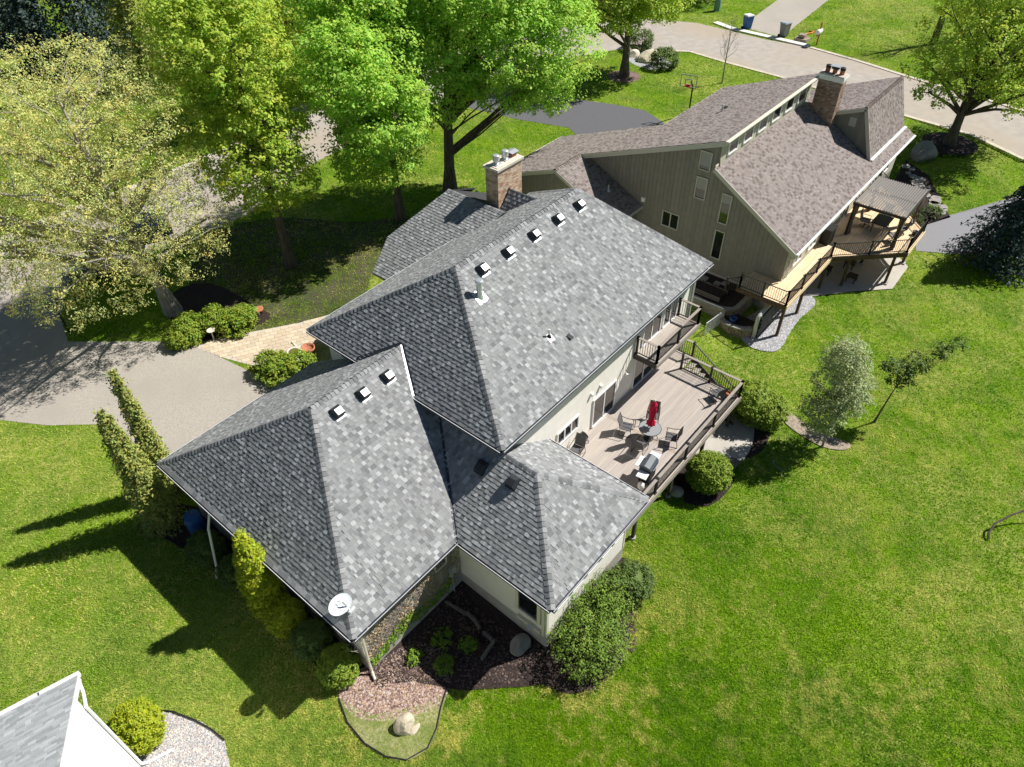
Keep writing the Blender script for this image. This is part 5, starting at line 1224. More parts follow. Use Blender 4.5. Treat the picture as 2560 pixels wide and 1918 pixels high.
# dining set under the pergola
tb2 = thing('outdoor_table', 'dark metal dining table under the slatted pergola', 'table', (33.6, -3.75, Z2))
m = MB(); m.box((32.85, -4.25, Z2+.70), (34.35, -3.25, Z2+.735)); part('table_top', m, 'metalblack', tb2)
for x in (33.0, 34.2):
    for y in (-4.1, -3.4): m = MB(); m.tube([(x, y, Z2+.001), (x, y, Z2+.7)], .025, 6); part('leg', m, 'metalblack', tb2)
def swivel(label, loc, face, first=[None]):
    if first[0] is not None: return copy_tree(first[0], loc, face, label, 'swivel chairs under the pergola')
    t = thing('swivel_chair', label, 'patio chair', loc, face, 'swivel chairs under the pergola', local=True); first[0] = t
    m = MB(); m.box((-.27, -.27, .38), (.27, .25, .47)); part('seat', m, 'cushion', t)
    m = MB(); m.add([(-.27, .25, .45), (.27, .25, .45), (.27, .40, 1.05), (-.27, .40, 1.05), (-.27, .32, .45), (.27, .32, .45), (.27, .46, 1.05), (-.27, .46, 1.05)], [(0, 1, 2, 3), (7, 6, 5, 4), (0, 4, 5, 1), (1, 5, 6, 2), (2, 6, 7, 3), (3, 7, 4, 0)]); part('backrest', m, 'cushion', t)
    m = MB(); m.tube([(.28*math.cos(a), .28*math.sin(a), .02) for a in np.linspace(0, 2*math.pi, 20)], .018, 5); m.tube([(0, 0, .02), (0, 0, .38)], .03, 6); m.tube([(-.28, 0, .02), (.28, 0, .02)], .015, 5); m.tube([(0, -.28, .02), (0, .28, .02)], .015, 5); part('base', m, 'metalblack', t)
    for s in (-1, 1): m = MB(); m.tube([(s*.3, -.22, .42), (s*.3, -.22, .64), (s*.3, .3, .66)], .018, 5); part('armrest', m, 'metalblack', t)
    return t
swivel('cushioned swivel chair with its back to the diagonal deck railing', (32.75, -4.85, Z2), facing(32.75, -4.85, (33.6, -3.75)))
swivel('cushioned swivel chair in the sun at the table end by the cedar steps', (33.95, -4.95, Z2), facing(33.9, -4.9, (33.6, -3.75)))
swivel('cushioned swivel chair at the far end of the pergola table', (34.95, -3.6, Z2), facing(34.95, -3.6, (33.6, -3.75)))
swivel('cushioned swivel chair between the pergola table and the house wall', (33.5, -2.8, Z2), facing(33.5, -2.8, (33.6, -3.75)))
m = MB(); m.box((29.6, -1.9, Z2+.002), (30.5, -1.34, Z2+1.05)); m.box((29.55, -1.95, Z2+1.052), (30.55, -1.33, Z2+1.09)); single('storage_cabinet', m, 'grilldark', 'black cabinet against the taupe house wall beside the pergola', 'cabinet')
m = MB(); m.lathe([(.13, 0), (.18, .25), (.19, .27), (.16, .27), (.02, .24)], (34.4, -5.75, Z2+.001), 14); single('plant_pot', m, 'grilldark', 'dark planter pot in the front corner of the cedar deck', 'plant pot')
# ------------------------------------------------------------------ side yard between the houses
ter = [(21.3, .9), (21.5, .45), (21.95, .22), (24.1, .25), (24.1, 9.0), (22.0, 9.0), (21.5, 6), (21.3, 3)]
tz = .45
sheet('terrace', ter, tz, 'mulchdark', 0, base=0.0)
rw = thing('retaining_wall', 'curved block retaining wall holding the terrace beside the taupe house', 'retaining wall', (21.3, .9, -.5))
def blockwall(parent, path, z0, z1, rg, w=.24, bl=.38, bh=.17):
    P = [Vector((*p, 0)) for p in path]; L = [0]
    for i in range(len(P)-1): L.append(L[-1]+(P[i+1]-P[i]).length)
    def at(s):
        for i in range(len(P)-1):
            if s <= L[i+1] or i == len(P)-2: t = (s-L[i])/(L[i+1]-L[i]); return P[i].lerp(P[i+1], t), (P[i+1]-P[i]).normalized()
    n = int(round((z1-z0)/bh)); bh = (z1-z0)/n
    for r in range(n):
        s = -(bl/2 if r % 2 else 0)
        while s < L[-1]:
            a, b = max(s, 0), min(s+bl, L[-1])
            if b-a > .06:
                pa, pb = at(a+.006)[0], at(b-.006)[0]; k = rg.uniform(.8, 1.2); m = MB(); zc = z0+(r+.5)*bh
                m.beam(pa+Vector((0, 0, zc)), pb+Vector((0, 0, zc)), w*rg.uniform(.9, 1.02), bh-.012, 0, (0, 0, 1), (k, k*.97, k*.93)); part('block', m, 'wallblock', parent)
            s += bl
    m = MB()
    for i in range(len(P)-1): m.beam(P[i]+Vector((0, 0, z1+.03)), P[i+1]+Vector((0, 0, z1+.03)), w+.08, .055)
    part('coping', m, 'stonegrey', parent)
rg = random.Random(9)
crv = lambda pts, n=5: [q for q in smoothpoly(list(pts)+list(pts)[::-1], n)[:n*(len(pts)-1)+1]]
blockwall(rw, crv([(21.9, 8.5), (21.45, 5.5), (21.25, 3.0), (21.2, 1.2), (21.45, .45), (22.0, .15), (24.05, .15)]), -.62, .46, rg)
pw = thing('planter_wall', 'low curved block planter wall by the open wire gate, blue pot on top', 'planter wall', (20.7, -.4, -.55))
blockwall(pw, crv([(21.2, .75), (20.75, .4), (20.6, -.2), (20.75, -.85), (21.1, -1.3)]), -.62, .06, rg)
sheet('planter_soil', [(21.2, .7), (20.8, .35), (20.7, -.2), (20.85, -.8), (21.2, -1.2), (21.9, -1.2), (21.9, .2)], .03, 'mulchdark', 0, base=0.0)
m = MB(); m.lathe([(.15, 0), (.22, .14), (.25, .30), (.23, .34), (.20, .34), (.19, .25), (.02, .25)], (21.0, -.1, .035), 18); single('glazed_pot', m, 'blueglaze', 'dark blue glazed pot on the low planter wall', 'plant pot', None, True)
for k, (x, y, s) in enumerate(((23.4, 3.2, 1), (23.4, 2.3, .9), (22.95, 2.7, .8), (23.7, 1.9, .9), (23.3, 4.2, 1), (23.5, 5.2, .9))):
    m = MB(); m.box((x-.24*s, y-.22*s, tz+.004), (x+.24*s, y+.22*s, tz+.05)); single('stepping_stone', m, 'stonegrey', 'grey stepping stone in the dark terrace gravel by the taupe house wall', 'stepping stone', 'stepping stones on the terrace')
pb = thing('raised_planter', 'raised bed with three pale rails on the terrace behind the retaining wall', 'raised bed', (22.1, 1.3, tz))
for y_ in (0,):
    m = MB(); m.box((21.75, 1.3, tz+.01), (22.7, 3.2, tz+.24)); part('soil_bed', m, 'mulchdark', pb)
    for i in range(3): m = MB(); m.box((21.62+i*.045, 1.25, tz+.06+i*.09), (21.66+i*.045, 3.25, tz+.12+i*.09)); part('rail', m, 'timber', pb)
    m = MB(); m.box((22.72, 1.25, tz+.01), (22.78, 3.25, tz+.27)); part('rail', m, 'timber', pb)
sp = thing('spa_cover', 'dark padded spa cover with a white rounded rim standing under the cedar deck', 'spa cover', (21.1, -1.7, -.5))
m = MB(); m.box((21.16, -1.70, -.48), (23.1, -1.62, 1.02)); part('cover_face', m, 'spadark', sp)
m = MB(); m.tube([(21.12, -1.5, -.5), (21.12, -1.5, .95), (21.2, -1.5, 1.04), (23.1, -1.5, 1.06)], .12, 10); part('rim', m, 'spa', sp, True)
m = MB(); m.box((21.2, -1.61, -.48), (23.1, -1.4, .98)); part('shell', m, 'spa', sp)
for z in (.2, .45, .7): m = MB(); m.tube([(21.02, -1.66, z), (21.1, -1.74, z+.05), (21.25, -1.72, z+.1)], .03, 6); part('strap', m, 'spadark', sp)
fn = thing('wire_fence', 'leaning galvanised wire gate panel on the lawn between the two houses', 'fence', (19.2, .72, -.55))
def chain(parent, a, b, h, z0):
    a = Vector((*a, z0)); b = Vector((*b, z0)); z = Vector((0, 0, h)); m = MB(); m.tube([a, a+z, b+z, b, a], .025, 6); part('frame', m, 'galv', parent)
    m = MB(); L = (b-a).length; d = (b-a)/L; n = int((L+h)/.085)
    for i in range(n):
        for s in (0, 1):
            x0 = i*.085-h; x1 = i*.085; y0, y1 = 0., h
            if x0 < 0: y0 = -x0; x0 = 0
            if x1 > L: y1 = h-(x1-L); x1 = L
            if x1 <= x0: continue
            if s: x0, x1 = L-x0, L-x1
            m.beam(a+d*x0+Vector((0, 0, y0)), a+d*x1+Vector((0, 0, y1)), .006, .006)
    part('wire_mesh', m, 'galv', parent, kind='stuff')
chain(fn, (19.15, .74), (21.0, .52), 1.15, -.5)
fn2 = thing('wire_fence', 'galvanised wire fence panel running from the gate along the retaining wall', 'fence', (20.9, 2.3, -.4)); chain(fn2, (20.95, 2.6), (20.98, .62), 1.1, -.4)
# timber edging steps in the shaded corner
for i, (a, b) in enumerate((((-3.38, .45), (-3.19, -.6)), ((-3.15, -.55), (-3.19, -1.12)), ((-3.22, -1.1), (-3.34, -1.45)), ((-3.38, -1.65), (-3.37, -2.15)), ((-3.36, -2.25), (-4.25, -2.36)))):
    m = MB(); m.beam((*a, -.38), (*b, -.42), .10, .22)
    single('landscape_timber', m, 'timber', ['weathered timber beside the garage wall, longest of the shaded steps', 'second weathered timber of the shaded steps, between the longest and a short one', 'short weathered timber, middle of the shaded steps', 'fourth weathered timber of the shaded steps, at the bend', 'weathered timber lying crosswise at the foot of the shaded steps'][i], 'landscape timber', 'weathered timbers in the shaded bed')
def boulder(label, loc, s, seed, mk='stone', sub=3, group=None, cat='boulder'):
    bm = bmesh.new(); bmesh.ops.create_icosphere(bm, subdivisions=sub, radius=1); r = np.random.default_rng(seed); K = r.normal(size=(5, 3)); ph = r.uniform(0, 6, 5)
    pl = r.normal(size=(7, 3)); pl /= np.linalg.norm(pl, axis=1, keepdims=True); hh = r.uniform(.72, .92, 7)
    for v in bm.verts:
        p = np.array(v.co)
        for n_, h_ in zip(pl, hh):
            d = p@n_
            if d > h_: p -= n_*(d-h_)
        p *= 1+.04*sum(math.sin(k@p*1.6+f) for k, f in zip(K, ph)); v.co = (p[0]*s[0], p[1]*s[1], p[2]*s[2])
    me = bpy.data.meshes.new('boulder'); bm.to_mesh(me); bm.free(); me.materials.append(MT[mk]); me.polygons.foreach_set('use_smooth', [False]*len(me.polygons))
    o = link('boulder', me); o.location = loc; return tag(o, label, cat, group)
boulder('pale buff boulder on the thin-grass bed near the garage corner', (-8.05, -2.0, .05), (.40, .34, .40), 3)
boulder('small pale flat stone tucked beside the buff boulder', (-7.95, -2.35, -.1), (.30, .13, .12), 4)
boulder('smooth shaded boulder in the dark mulch by the wing corner', (-2.8, -3.15, -.42), (.52, .40, .26), 5, 'stonegrey')
boulder('round grey stone under the deck edge by the ball-shaped evergreen', (8.0, -4.0, -.4), (.35, .35, .28), 6, 'stonegrey')
boulder('long pale boulder in the street-corner bed behind the maple trunk', (*G2(1400, 128), .2), (1.7, 1.0, .8), 7)
boulder('white rounded rock in the corner bed, left of the long boulder', (*G2(1368, 120), .1), (.8, .6, .55), 8, 'pale')
boulder('small white rock in the corner bed, between the maple trunk and long boulder', (*G2(1381, 128), .05), (.5, .4, .35), 9, 'pale')
boulder('large shaded boulder near the right-hand maple, by the taupe house end', (*G2(1995, 330), .1), (1.5, 1.0, .8), 10, 'stonegrey')
# flagstones of the side garden
for i in range(16):
    t = i/15; x, y = G2(1960+90*t+8*math.sin(i*2), 352+95*t); 
    if i % 1 == 0:
        m = MB(); r0 = .42+.15*math.sin(i*5.3); m.prism([(x+r0*math.cos(a)*(1+.2*math.sin(a*3+i)), y+r0*.8*math.sin(a)) for a in np.linspace(0, 5.4, 7)], float(zg(x, y))+.03, float(zg(x, y))+.10); single('flagstone', m, 'stonegrey', 'flat grey flagstone in the shaded side path by the taupe house', 'flagstone', 'flagstones of the shaded path')
# little objects by the front walk
bb = thing('birdbath', 'cream birdbath bowl on a pedestal by the front walk, beside the terracotta pot', 'birdbath', (2.15, 17.55, 0))
m = MB(); m.lathe([(.22, 0), (.12, .12), (.09, .45), (.14, .58)], (2.15, 17.55, .01), 16); part('pedestal', m, 'pale', bb, True)
m = MB(); m.lathe([(.14, .58), (.36, .66), (.44, .72), (.40, .735), (.30, .68), (.02, .66)], (2.15, 17.55, .01), 24); part('bowl', m, 'pale', bb, True)
m = MB(); m.lathe([(.33, .690), (.02, .6905)], (2.15, 17.55, .01), 20); part('water', m, 'water', bb)
m = MB(); m.lathe([(.26, 0), (.36, .36), (.40, .40), (.40, .52), (.34, .52), (.33, .40), (.02, .38)], (3.0, 17.45, .01), 20); single('plant_pot', m, 'clay', 'big terracotta pot in the corner bed beside the cream birdbath', 'plant pot', None, True)
st = thing('garden_statue', 'dark bird ornament among pale rocks behind the cream birdbath', 'garden ornament', (2.0, 18.1, 0))
m = MB(); m.lathe([(.16, 0), (.20, .15), (.13, .32), (.06, .42), (.08, .5), (.02, .56)], (2.0, 18.1, .0), 12); part('body', m, 'grilldark', st, True)
m = MB(); m.beam((2.0, 18.05, .35), (2.15, 17.8, .22), .16, .05); part('wing', m, 'stonegrey', st)
m = MB(); m.tube([(2.75, 18.25, 0), (2.7, 18.2, .35), (2.62, 18.3, .62)], [.10, .10, .06], 10); m.lathe([(.06, 0), (.09, .08), (.05, .16)], (2.6, 18.32, .6), 10); single('garden_statue', m, 'pale', 'pale stone figure leaning between the dark bird ornament and terracotta pot', 'garden ornament', None, True)
m = MB(); m.lathe([(.10, 0), (.05, .1), (.04, .55), (.10, .62), (.24, .70), (.26, .72), (.22, .72), (.12, .66), (.02, .66)], (.25, 22.95, 0), 18); single('birdbath', m, 'pale', 'pale stone birdbath between the two shrubs on the shaded lawn edge', 'birdbath', None, True)
def path_light(label, x, y, h=.5):
    t = thing('path_light', label, 'path light', (x, y, 0), group='path lights by the front walk'); m = MB(); m.tube([(x, y, -.1), (x, y, h)], .014, 6); part('stake', m, 'metalblack', t)
    m = MB(); m.lathe([(.05, h-.02), (.05, h+.05), (.11, h+.06), (.02, h+.12)], (x, y, 0), 12); part('lamp_head', m, 'metalblack', t)
path_light('thin black path light in the corner bed under the main roof', 4.6, 17.75, .75); path_light('black path light at the dark end of the shrubs', 2.95, 22.0, .7)
m = MB(); m.lathe([(.22, 0), (.30, .30), (.32, .34), (.27, .34), (.02, .28)], (3.5, 23.0, .0), 16); single('plant_pot', m, 'clay', 'terracotta pot in deep shade beside the larger shrub', 'plant pot', None, True)
bn = thing('rain_barrel', 'blue lidded rain barrel in the dark gap beside the garage eave', 'barrel', (-7.9, 11.6, 0))
m = MB(); m.lathe([(.32, 0), (.38, .25), (.40, .6), (.38, .95), (.33, 1.15)], (-8.05, 11.4, 0.01), 18); part('body', m, 'bluebin', bn, True)
m = MB(); m.lathe([(.35, 1.15), (.35, 1.2), (.05, 1.26)], (-8.05, 11.4, .012), 18); part('lid', m, 'bluebin', bn)
# things under and beside the deck
m = MB(); m.box((10.55, -5.45, -.53), (11.5, -5.05, -.25)); m.box((10.6, -5.4, -.248), (11.45, -5.1, -.2)); single('storage_crate', m, 'timber', 'low grey crate on the patio slab under the deck edge', 'crate')
m = MB(); m.lathe([(.02, .02), (.30, 0), (.36, .12), (.30, .24), (.2, .24), (.2, .1), (.02, .1)], (10.5, -4.45, -.5), 16); single('hose_pot', m, 'metalblack', 'black round hose pot beside the crate under the deck edge', 'hose pot', None, True)
m = MB(); sx, sy = G2(1285, 700*1, 0) if False else (12.45, -7.35); m.tube([(sx, sy, -.55), (sx+.15, sy+.5, -.50), (sx+.2, sy+.62, -.35)], [.035, .025, .05], 6); single('lawn_sprinkler', m, 'utility', 'green lawn sprinkler on the shaded grass beside the patio slab', 'sprinkler')
# curved dark edging stake on the lawn at the right
m = MB(); m.tube([(14.55, -16.2, -.5), (14.75, -16.1, -.35), (15.3, -16.15, -.15), (16.1, -16.6, .05), (16.9, -17.2, .3), (17.6, -17.9, .6)], [.06, .055, .05, .045, .04, .035], 6); single('bent_branch', m, 'bark', 'dark bent branch lying on the bright lawn at the right edge', 'branch')
# ------------------------------------------------------------------ third house, rotated, near corner
RZ3 = math.radians(-15.4)
h3 = thing('house', 'white-walled neighbour with pale grey shingles at the bottom left corner', 'house', (-15.0, 4.2, 0), RZ3, local=True)
# local frame: x outward along the gutter, y towards the back; wall corner at the origin
EZ = 5.75; SL = .70
m = MB(); m.add([(0, 0, -.3), (0, -9, -.3), (0, -9, EZ-.2), (0, -4.8, EZ-.2+4.8*SL), (0, 0, EZ-.2), (-8, 0, -.3), (-8, -9, -.3), (-8, -9, EZ-.2), (-8, -4.8, EZ-.2+4.8*SL), (-8, 0, EZ-.2)], [(0, 1, 2, 3, 4), (9, 8, 7, 6, 5), (0, 4, 9, 5), (1, 6, 7, 2)]); part('wall', m, 'vinyl', h3)
rg = random.Random(31); z = -.25
while z < EZ+3.0:
    top = z+.135; ya = -9 if z < EZ-.3 else max(-9, -8.9+(z-EZ)/SL*.9); yb = 0 if z < EZ-.35 else -(z-EZ+.45)/SL
    if yb-ya > .2: m = MB(); m.add([(.016, ya, z), (.016, yb, z), (.004, yb, top), (.004, ya, top), (-.01, ya, z), (-.01, yb, z), (-.01, yb, top), (-.01, ya, top)], [(0, 1, 2, 3), (0, 4, 5, 1), (1, 5, 6, 2), (3, 7, 4, 0), (2, 6, 7, 3)]); part('siding_board', m, 'vinyl', h3)
    z += .14
m = MB(); Q3 = ((-9, .45, EZ), (.30, .45, EZ), (.30, -4.8, EZ+5.25*SL), (-9, -4.8, EZ+5.25*SL)); deck_poly(m, Q3, .12); deck_poly(m, ((.30, -9.8, EZ+.05), (-9, -9.8, EZ+.05), (-9, -4.8, EZ+5.25*SL), (.30, -4.8, EZ+5.25*SL)), .12); rf3 = part('roof', m, 'trimwhite', h3)
m = MB()
for t in shingles(Plane(Q3, (1, 0, 0)), .15, (PT_D, PT_L), rg, widths=(.18, .42)): tab_into(m, t)
part('shingles', m, 'roof3', rf3, kind='stuff')
m = MB(); m.beam((-9, .52, EZ-.06), (.36, .52, EZ-.06), .13, .11); m.beam((-9, .60, EZ+.012), (.36, .60, EZ+.012), .02, .03); part('gutter', m, 'vinyl', h3)
m = MB(); m.beam((.30, .45, EZ-.10), (.30, -4.8, EZ-.10+5.25*SL), .04, .2); part('rake_board', m, 'vinyl', h3)
for x in (-.8, -2.0, -3.2): m = MB(); m.box((x, .46, EZ-.01), (x+.03, .6, EZ+.02)); part('gutter_strap', m, 'gutter', h3)
m = MB(); m.tube([(.25, .5, EZ-.1), (.2, .2, EZ-.5), (.08, -.06, EZ-.9), (.08, -.06, .15), (.3, -.1, .07), (1.15, -.15, .05)], .055, 6); part('downspout', m, 'vinyl', h3)
# ------------------------------------------------------------------ street things
def bin_(label, x, y, body, rz):
    t = thing('wheelie_bin', label, 'wheelie bin', (x, y, 0), rz, local=True); m = MB()
    m.add([(-.24, -.28, .05), (.24, -.28, .05), (.24, .28, .05), (-.24, .28, .05), (-.32, -.36, 1.0), (.32, -.36, 1.0), (.32, .40, 1.0), (-.32, .40, 1.0)], [(0, 3, 2, 1), (4, 5, 6, 7), (0, 1, 5, 4), (1, 2, 6, 5), (2, 3, 7, 6), (3, 0, 4, 7)]); part('body', m, body, t)
    m = MB(); m.add([(-.34, -.40, 1.003), (.34, -.40, 1.003), (.34, .46, 1.003), (-.34, .46, 1.003), (-.32, -.36, 1.06), (.32, -.36, 1.06), (.32, .42, 1.10), (-.32, .42, 1.10)], [(0, 3, 2, 1), (4, 5, 6, 7), (0, 1, 5, 4), (1, 2, 6, 5), (2, 3, 7, 6), (3, 0, 4, 7)]); part('lid', m, 'white' if body == 'bluebin' else 'galv', t)
    for s in (-1, 1): m = MB(); m.tube([(s*.26, .33, .11), (s*.33, .33, .11)], .11, 12); part('wheel', m, 'tyre', t)
    m = MB(); m.tube([(-.26, .46, .98), (.26, .46, .98)], .02, 6); part('handle', m, body, t)
    t.scale = (1.25, 1.25, 1.45)
bin_('blue wheelie bin with a pale lid at the end of the opposite driveway', *G2(1613, 63), 'bluebin', 1.2)
bin_('grey wheelie bin beside the new white kerb, right of the blue one', *G2(1692, 80), 'greybin', 1.3)
mb_ = thing('mailbox', 'white mailbox on an orange-brown timber post by the kerb', 'mailbox', (*G2(1764, 97), 0)); mx, my = G2(1764, 97)
m = MB(); m.box((mx-.07, my-.07, -.1), (mx+.07, my+.07, 2.3)); part('post', m, 'woodpost', mb_)
m = MB(); m.tube([(mx-.75, my, 1.42), (mx+.2, my, 1.42)], .26, 12); part('box', m, 'white', mb_); m = MB(); m.beam((mx-.8, my, 1.1), (mx+.15, my, 1.1), .2, .08); part('arm', m, 'woodpost', mb_)
m = MB(); m.lathe([(.4, 0), (.4, 1.1), (.34, 1.5), (.28, 1.9), (.05, 1.95)], (*G2(1548, 24), 0), 10); single('utility_pedestal', m, 'utility', 'pale green utility pedestal on the shaded grass across the street', 'utility box')
m = MB(); hp = [G2(1733, 85), G2(1732, 78), G2(1741, 75), G2(1752, 73), G2(1757, 71), G2(1748, 69), G2(1760, 70)]; m.tube([(x, y, .06) for x, y in hp], .09, 5); single('orange_tubing', m, 'orange', 'orange tubing snaking over the grass beside the grey bin', 'tubing')
m = MB(); q = G2(1728, 88); m.box((q[0]-.6, q[1]-.9, 0), (q[0]+.6, q[1]+.5, .35)); m.box((q[0]-.3, q[1]-.5, .352), (q[0]+.4, q[1]+.2, .7)); single('dug_soil_heap', m, 'soil', 'small heap of dug soil and cones by the new kerb', 'soil heap')
hoop = thing('basketball_hoop', 'basketball hoop with a clear framed backboard behind the taupe roof edge', 'basketball hoop', (45.9, 17.2, 0))
hx, hy = 45.9, 17.2
m = MB(); m.tube([(hx, hy, 0), (hx, hy, 2.6), (hx-.6, hy-.1, 3.3)], .07, 8); part('pole', m, 'metalblack', hoop)
m = MB(); c0 = Vector((hx-.9, hy, 2.9)); dx = Vector((.25, -.97, 0)).normalized()
for a, b in (((-.7, 0), (.7, 0)), ((-.7, 1.0), (.7, 1.0)), ((-.7, 0), (-.7, 1.0)), ((.7, 0), (.7, 1.0)), ((-.28, .2), (.28, .2)), ((-.28, .2), (-.28, .65)), ((.28, .2), (.28, .65)), ((-.28, .65), (.28, .65))): m.beam(c0+dx*a[0]+Vector((0, 0, a[1])), c0+dx*b[0]+Vector((0, 0, b[1])), .06, .06)
part('backboard_frame', m, 'stonegrey', hoop)
m = MB(); m.tube([c0+Vector((-.28, -.07, .18))+Vector((.23*math.cos(a), .23*math.sin(a), 0)) for a in np.linspace(0, 2*math.pi, 20)], .035, 6); m.beam(c0+dx*-.2+Vector((0, 0, .12)), c0+dx*.2+Vector((0, 0, .12)), .06, .18); part('rim', m, 'red', hoop)
def car(label, x, y, rz, paint, van=False):
    t = thing('parked_car', label, 'car', (x, y, 0), rz, local=True); L, Wd = 4.7, 1.85; H1, H2 = .95, (1.95 if van else 1.62)
    prof = [(-2.35, .35), (-2.35, .80), (-2.2, .92), (-1.15, 1.0), (-.45, H2-.05), (-.2, H2), (1.9, H2-.02), (2.25, 1.05), (2.35, .95), (2.35, .35)]
    m = MB(); n = len(prof); ww = lambda z: Wd/2*(1.0 if z < 1.06 else .82)
    m.add([(x_, -ww(z), z) for x_, z in prof]+[(x_, ww(z), z) for x_, z in prof], [tuple(range(n)), tuple(range(2*n-1, n-1, -1))]+[(i, n+i, n+(i+1) % n, (i+1) % n) for i in range(n)]); part('body', m, paint, t)
    def pane(nm, q): mm = MB(); mm.add(q, [(0, 1, 2, 3)]); part(nm, mm, 'glass', t)
    e = .012
    pane('windscreen', [(-1.10-e, -.76, 1.06), (-1.10-e, .76, 1.06), (-.50-e, .72, H2-.12), (-.50-e, -.72, H2-.12)])
    pane('rear_window', [(2.24+e, .74, 1.1), (2.24+e, -.74, 1.1), (1.95+e, -.7, H2-.12), (1.95+e, .7, H2-.12)])
    for s in (-1, 1):
        w_ = ww(1.2)*s+s*e
        pane('side_window', [(-.95, w_, 1.10), (.55, w_, 1.10), (.55, w_, H2-.14), (-.40, w_, H2-.14)]); pane('side_window', [(.65, w_, 1.10), (2.0, w_, 1.10), (1.85, w_, H2-.14), (.65, w_, H2-.14)])
        for xw in (-1.45, 1.42):
            mm = MB(); mm.tube([(xw, s*.70, .34), (xw, s*.95, .34)], .34, 16); wh = part('wheel', mm, 'tyre', t); mm = MB(); mm.tube([(xw, s*.951, .34), (xw, s*.965, .34)], .21, 14); part('rim', mm, 'galv', wh)
        mm = MB(); mm.box((-2.37, s*.6-.2, .68), (-2.33, s*.6+.2, .82)); part('headlight', mm, 'galv', t)
        mm = MB(); mm.box((2.34, s*.75-.1, .75), (2.37, s*.75+.1, 1.0)); part('tail_light', mm, 'red', t)
    if van:
        for y_ in (-.35, 0, .35): mm = MB(); mm.beam((-.1, y_, H2+.06), (1.7, y_, H2+.06), .08, .06); part('roof_rack', mm, 'white', t)
    return t
car('dark blue car parked on the street behind the budding tree', *G2(300, 520), math.radians(-22), 'carblue'); car('grey car with white roof bars under the budding tree at the driveway mouth', *G2(238, 585), math.radians(-30), 'carred', True)
lp = thing('yard_lamp', 'twin-headed black yard lamp post by the driveway under the budding tree', 'lamp post', (*G2(152, 722), 0)); lx, ly = G2(152, 722)
m = MB(); m.tube([(lx, ly, 0), (lx, ly, 2.2)], .05, 8); part('post', m, 'metalblack', lp)
for s in (-1, 1): m = MB(); m.tube([(lx, ly, 2.1), (lx+s*.22, ly, 2.2)], .02, 5); m.lathe([(.06, 0), (.13, .05), (.13, .28), (.04, .36)], (lx+s*.24, ly, 2.15), 8); part('lamp_head', m, 'metalblack', lp)

for (qx, qy), lb in ((G2(1837, 608, -.55), 'dark square patio table in the shade below the cedar deck, nearest the lawn'), (G2(1833, 578, -.55), 'dark square patio table below the cedar deck, nearest the house wall'), (G2(1782, 590, -.55), 'dark low patio stool below the cedar deck, beside the second post')):
    t = thing('side_table', lb, 'table', (qx, qy, -.53), group='dark tables under the cedar deck'); m = MB(); m.box((qx-.3, qy-.3, -.12), (qx+.3, qy+.3, -.06)); part('table_top', m, 'metalblack', t)
    for sx in (-.25, .25):
        for sy in (-.25, .25): m = MB(); m.box((qx+sx-.03, qy+sy-.03, -.53), (qx+sx+.03, qy+sy+.03, -.122)); part('leg', m, 'metalblack', t)
# ------------------------------------------------------------------ trees and shrubs
def L(*a): return list(a)
tree('budding_tree', 'huge yellow-budding tree with drooping catkins over the driveway mouth', 'tree', (.2, 27.3, 0),
     [(-1.5, 27.0, 12.2, 5.2, 5.2, 4.3), (1.8, 28.0, 11.0, 4.6, 5.0, 4.6), (-4.8, 26.5, 10.2, 4.6, 4.8, 4.6), (-3.8, 30.0, 10.5, 4.8, 4.5, 4.5), (.4, 25.0, 7.2, 4.2, 3.6, 3.8), (-3.5, 25.6, 6.0, 4.2, 3.2, 3.2), (2.6, 27.0, 6.6, 3.0, 3.6, 3.2), (-6.6, 28.5, 8.0, 4.0, 4.2, 4.2), (-.5, 30.5, 12.5, 4.5, 4.0, 3.6), (-9.0, 30.5, 11, 4.0, 4.0, 4.5)],
     4300, 25, .135, 'willow', 1, .42, 3.0, 190, .42, 'barkpale', (-1.5, -.6), .3, .35, .10, v=.3, aspect=.36)
tree('maple_tree', 'tall light-green maple left of the big bright maple, trunk on the shaded lawn', 'tree', (8.0, 25.7, 0),
     [(7.6, 25.6, 13.2, 3.3, 3.3, 5.0), (6.8, 24.8, 9.6, 3.6, 3.4, 3.4), (9.2, 26.5, 10.2, 3.4, 3.4, 3.4), (7.8, 25.3, 6.6, 3.1, 3.1, 2.0), (6.0, 26.4, 14.5, 2.6, 2.6, 3.6), (8.8, 26.5, 16.6, 2.6, 2.6, 3.0)], 1500, 32, .205, 'maple', 2, .33, 3.2, 150, .52, 'bark', (-.1, 0), .55, .45, .09)
tree('maple_tree', 'bright green maple with a slim trunk behind the low front roof', 'tree', (16.9, 24.4, 0),
     [(16.2, 24.2, 10.5, 4.2, 4.0, 4.4), (15.2, 23.6, 6.4, 3.4, 3.2, 2.6), (17.6, 25, 13.6, 3.8, 3.6, 3.8), (15.4, 25.2, 14.6, 3.2, 3.2, 3.4), (14.0, 21.6, 9.8, 3.2, 3.0, 2.6), (12.4, 22.2, 12.4, 2.8, 2.8, 2.6)], 1900, 32, .22, 'maple2', 3, .34, 3.5, 130, .55, 'bark', (-.2, 0), .55, .45, .09)
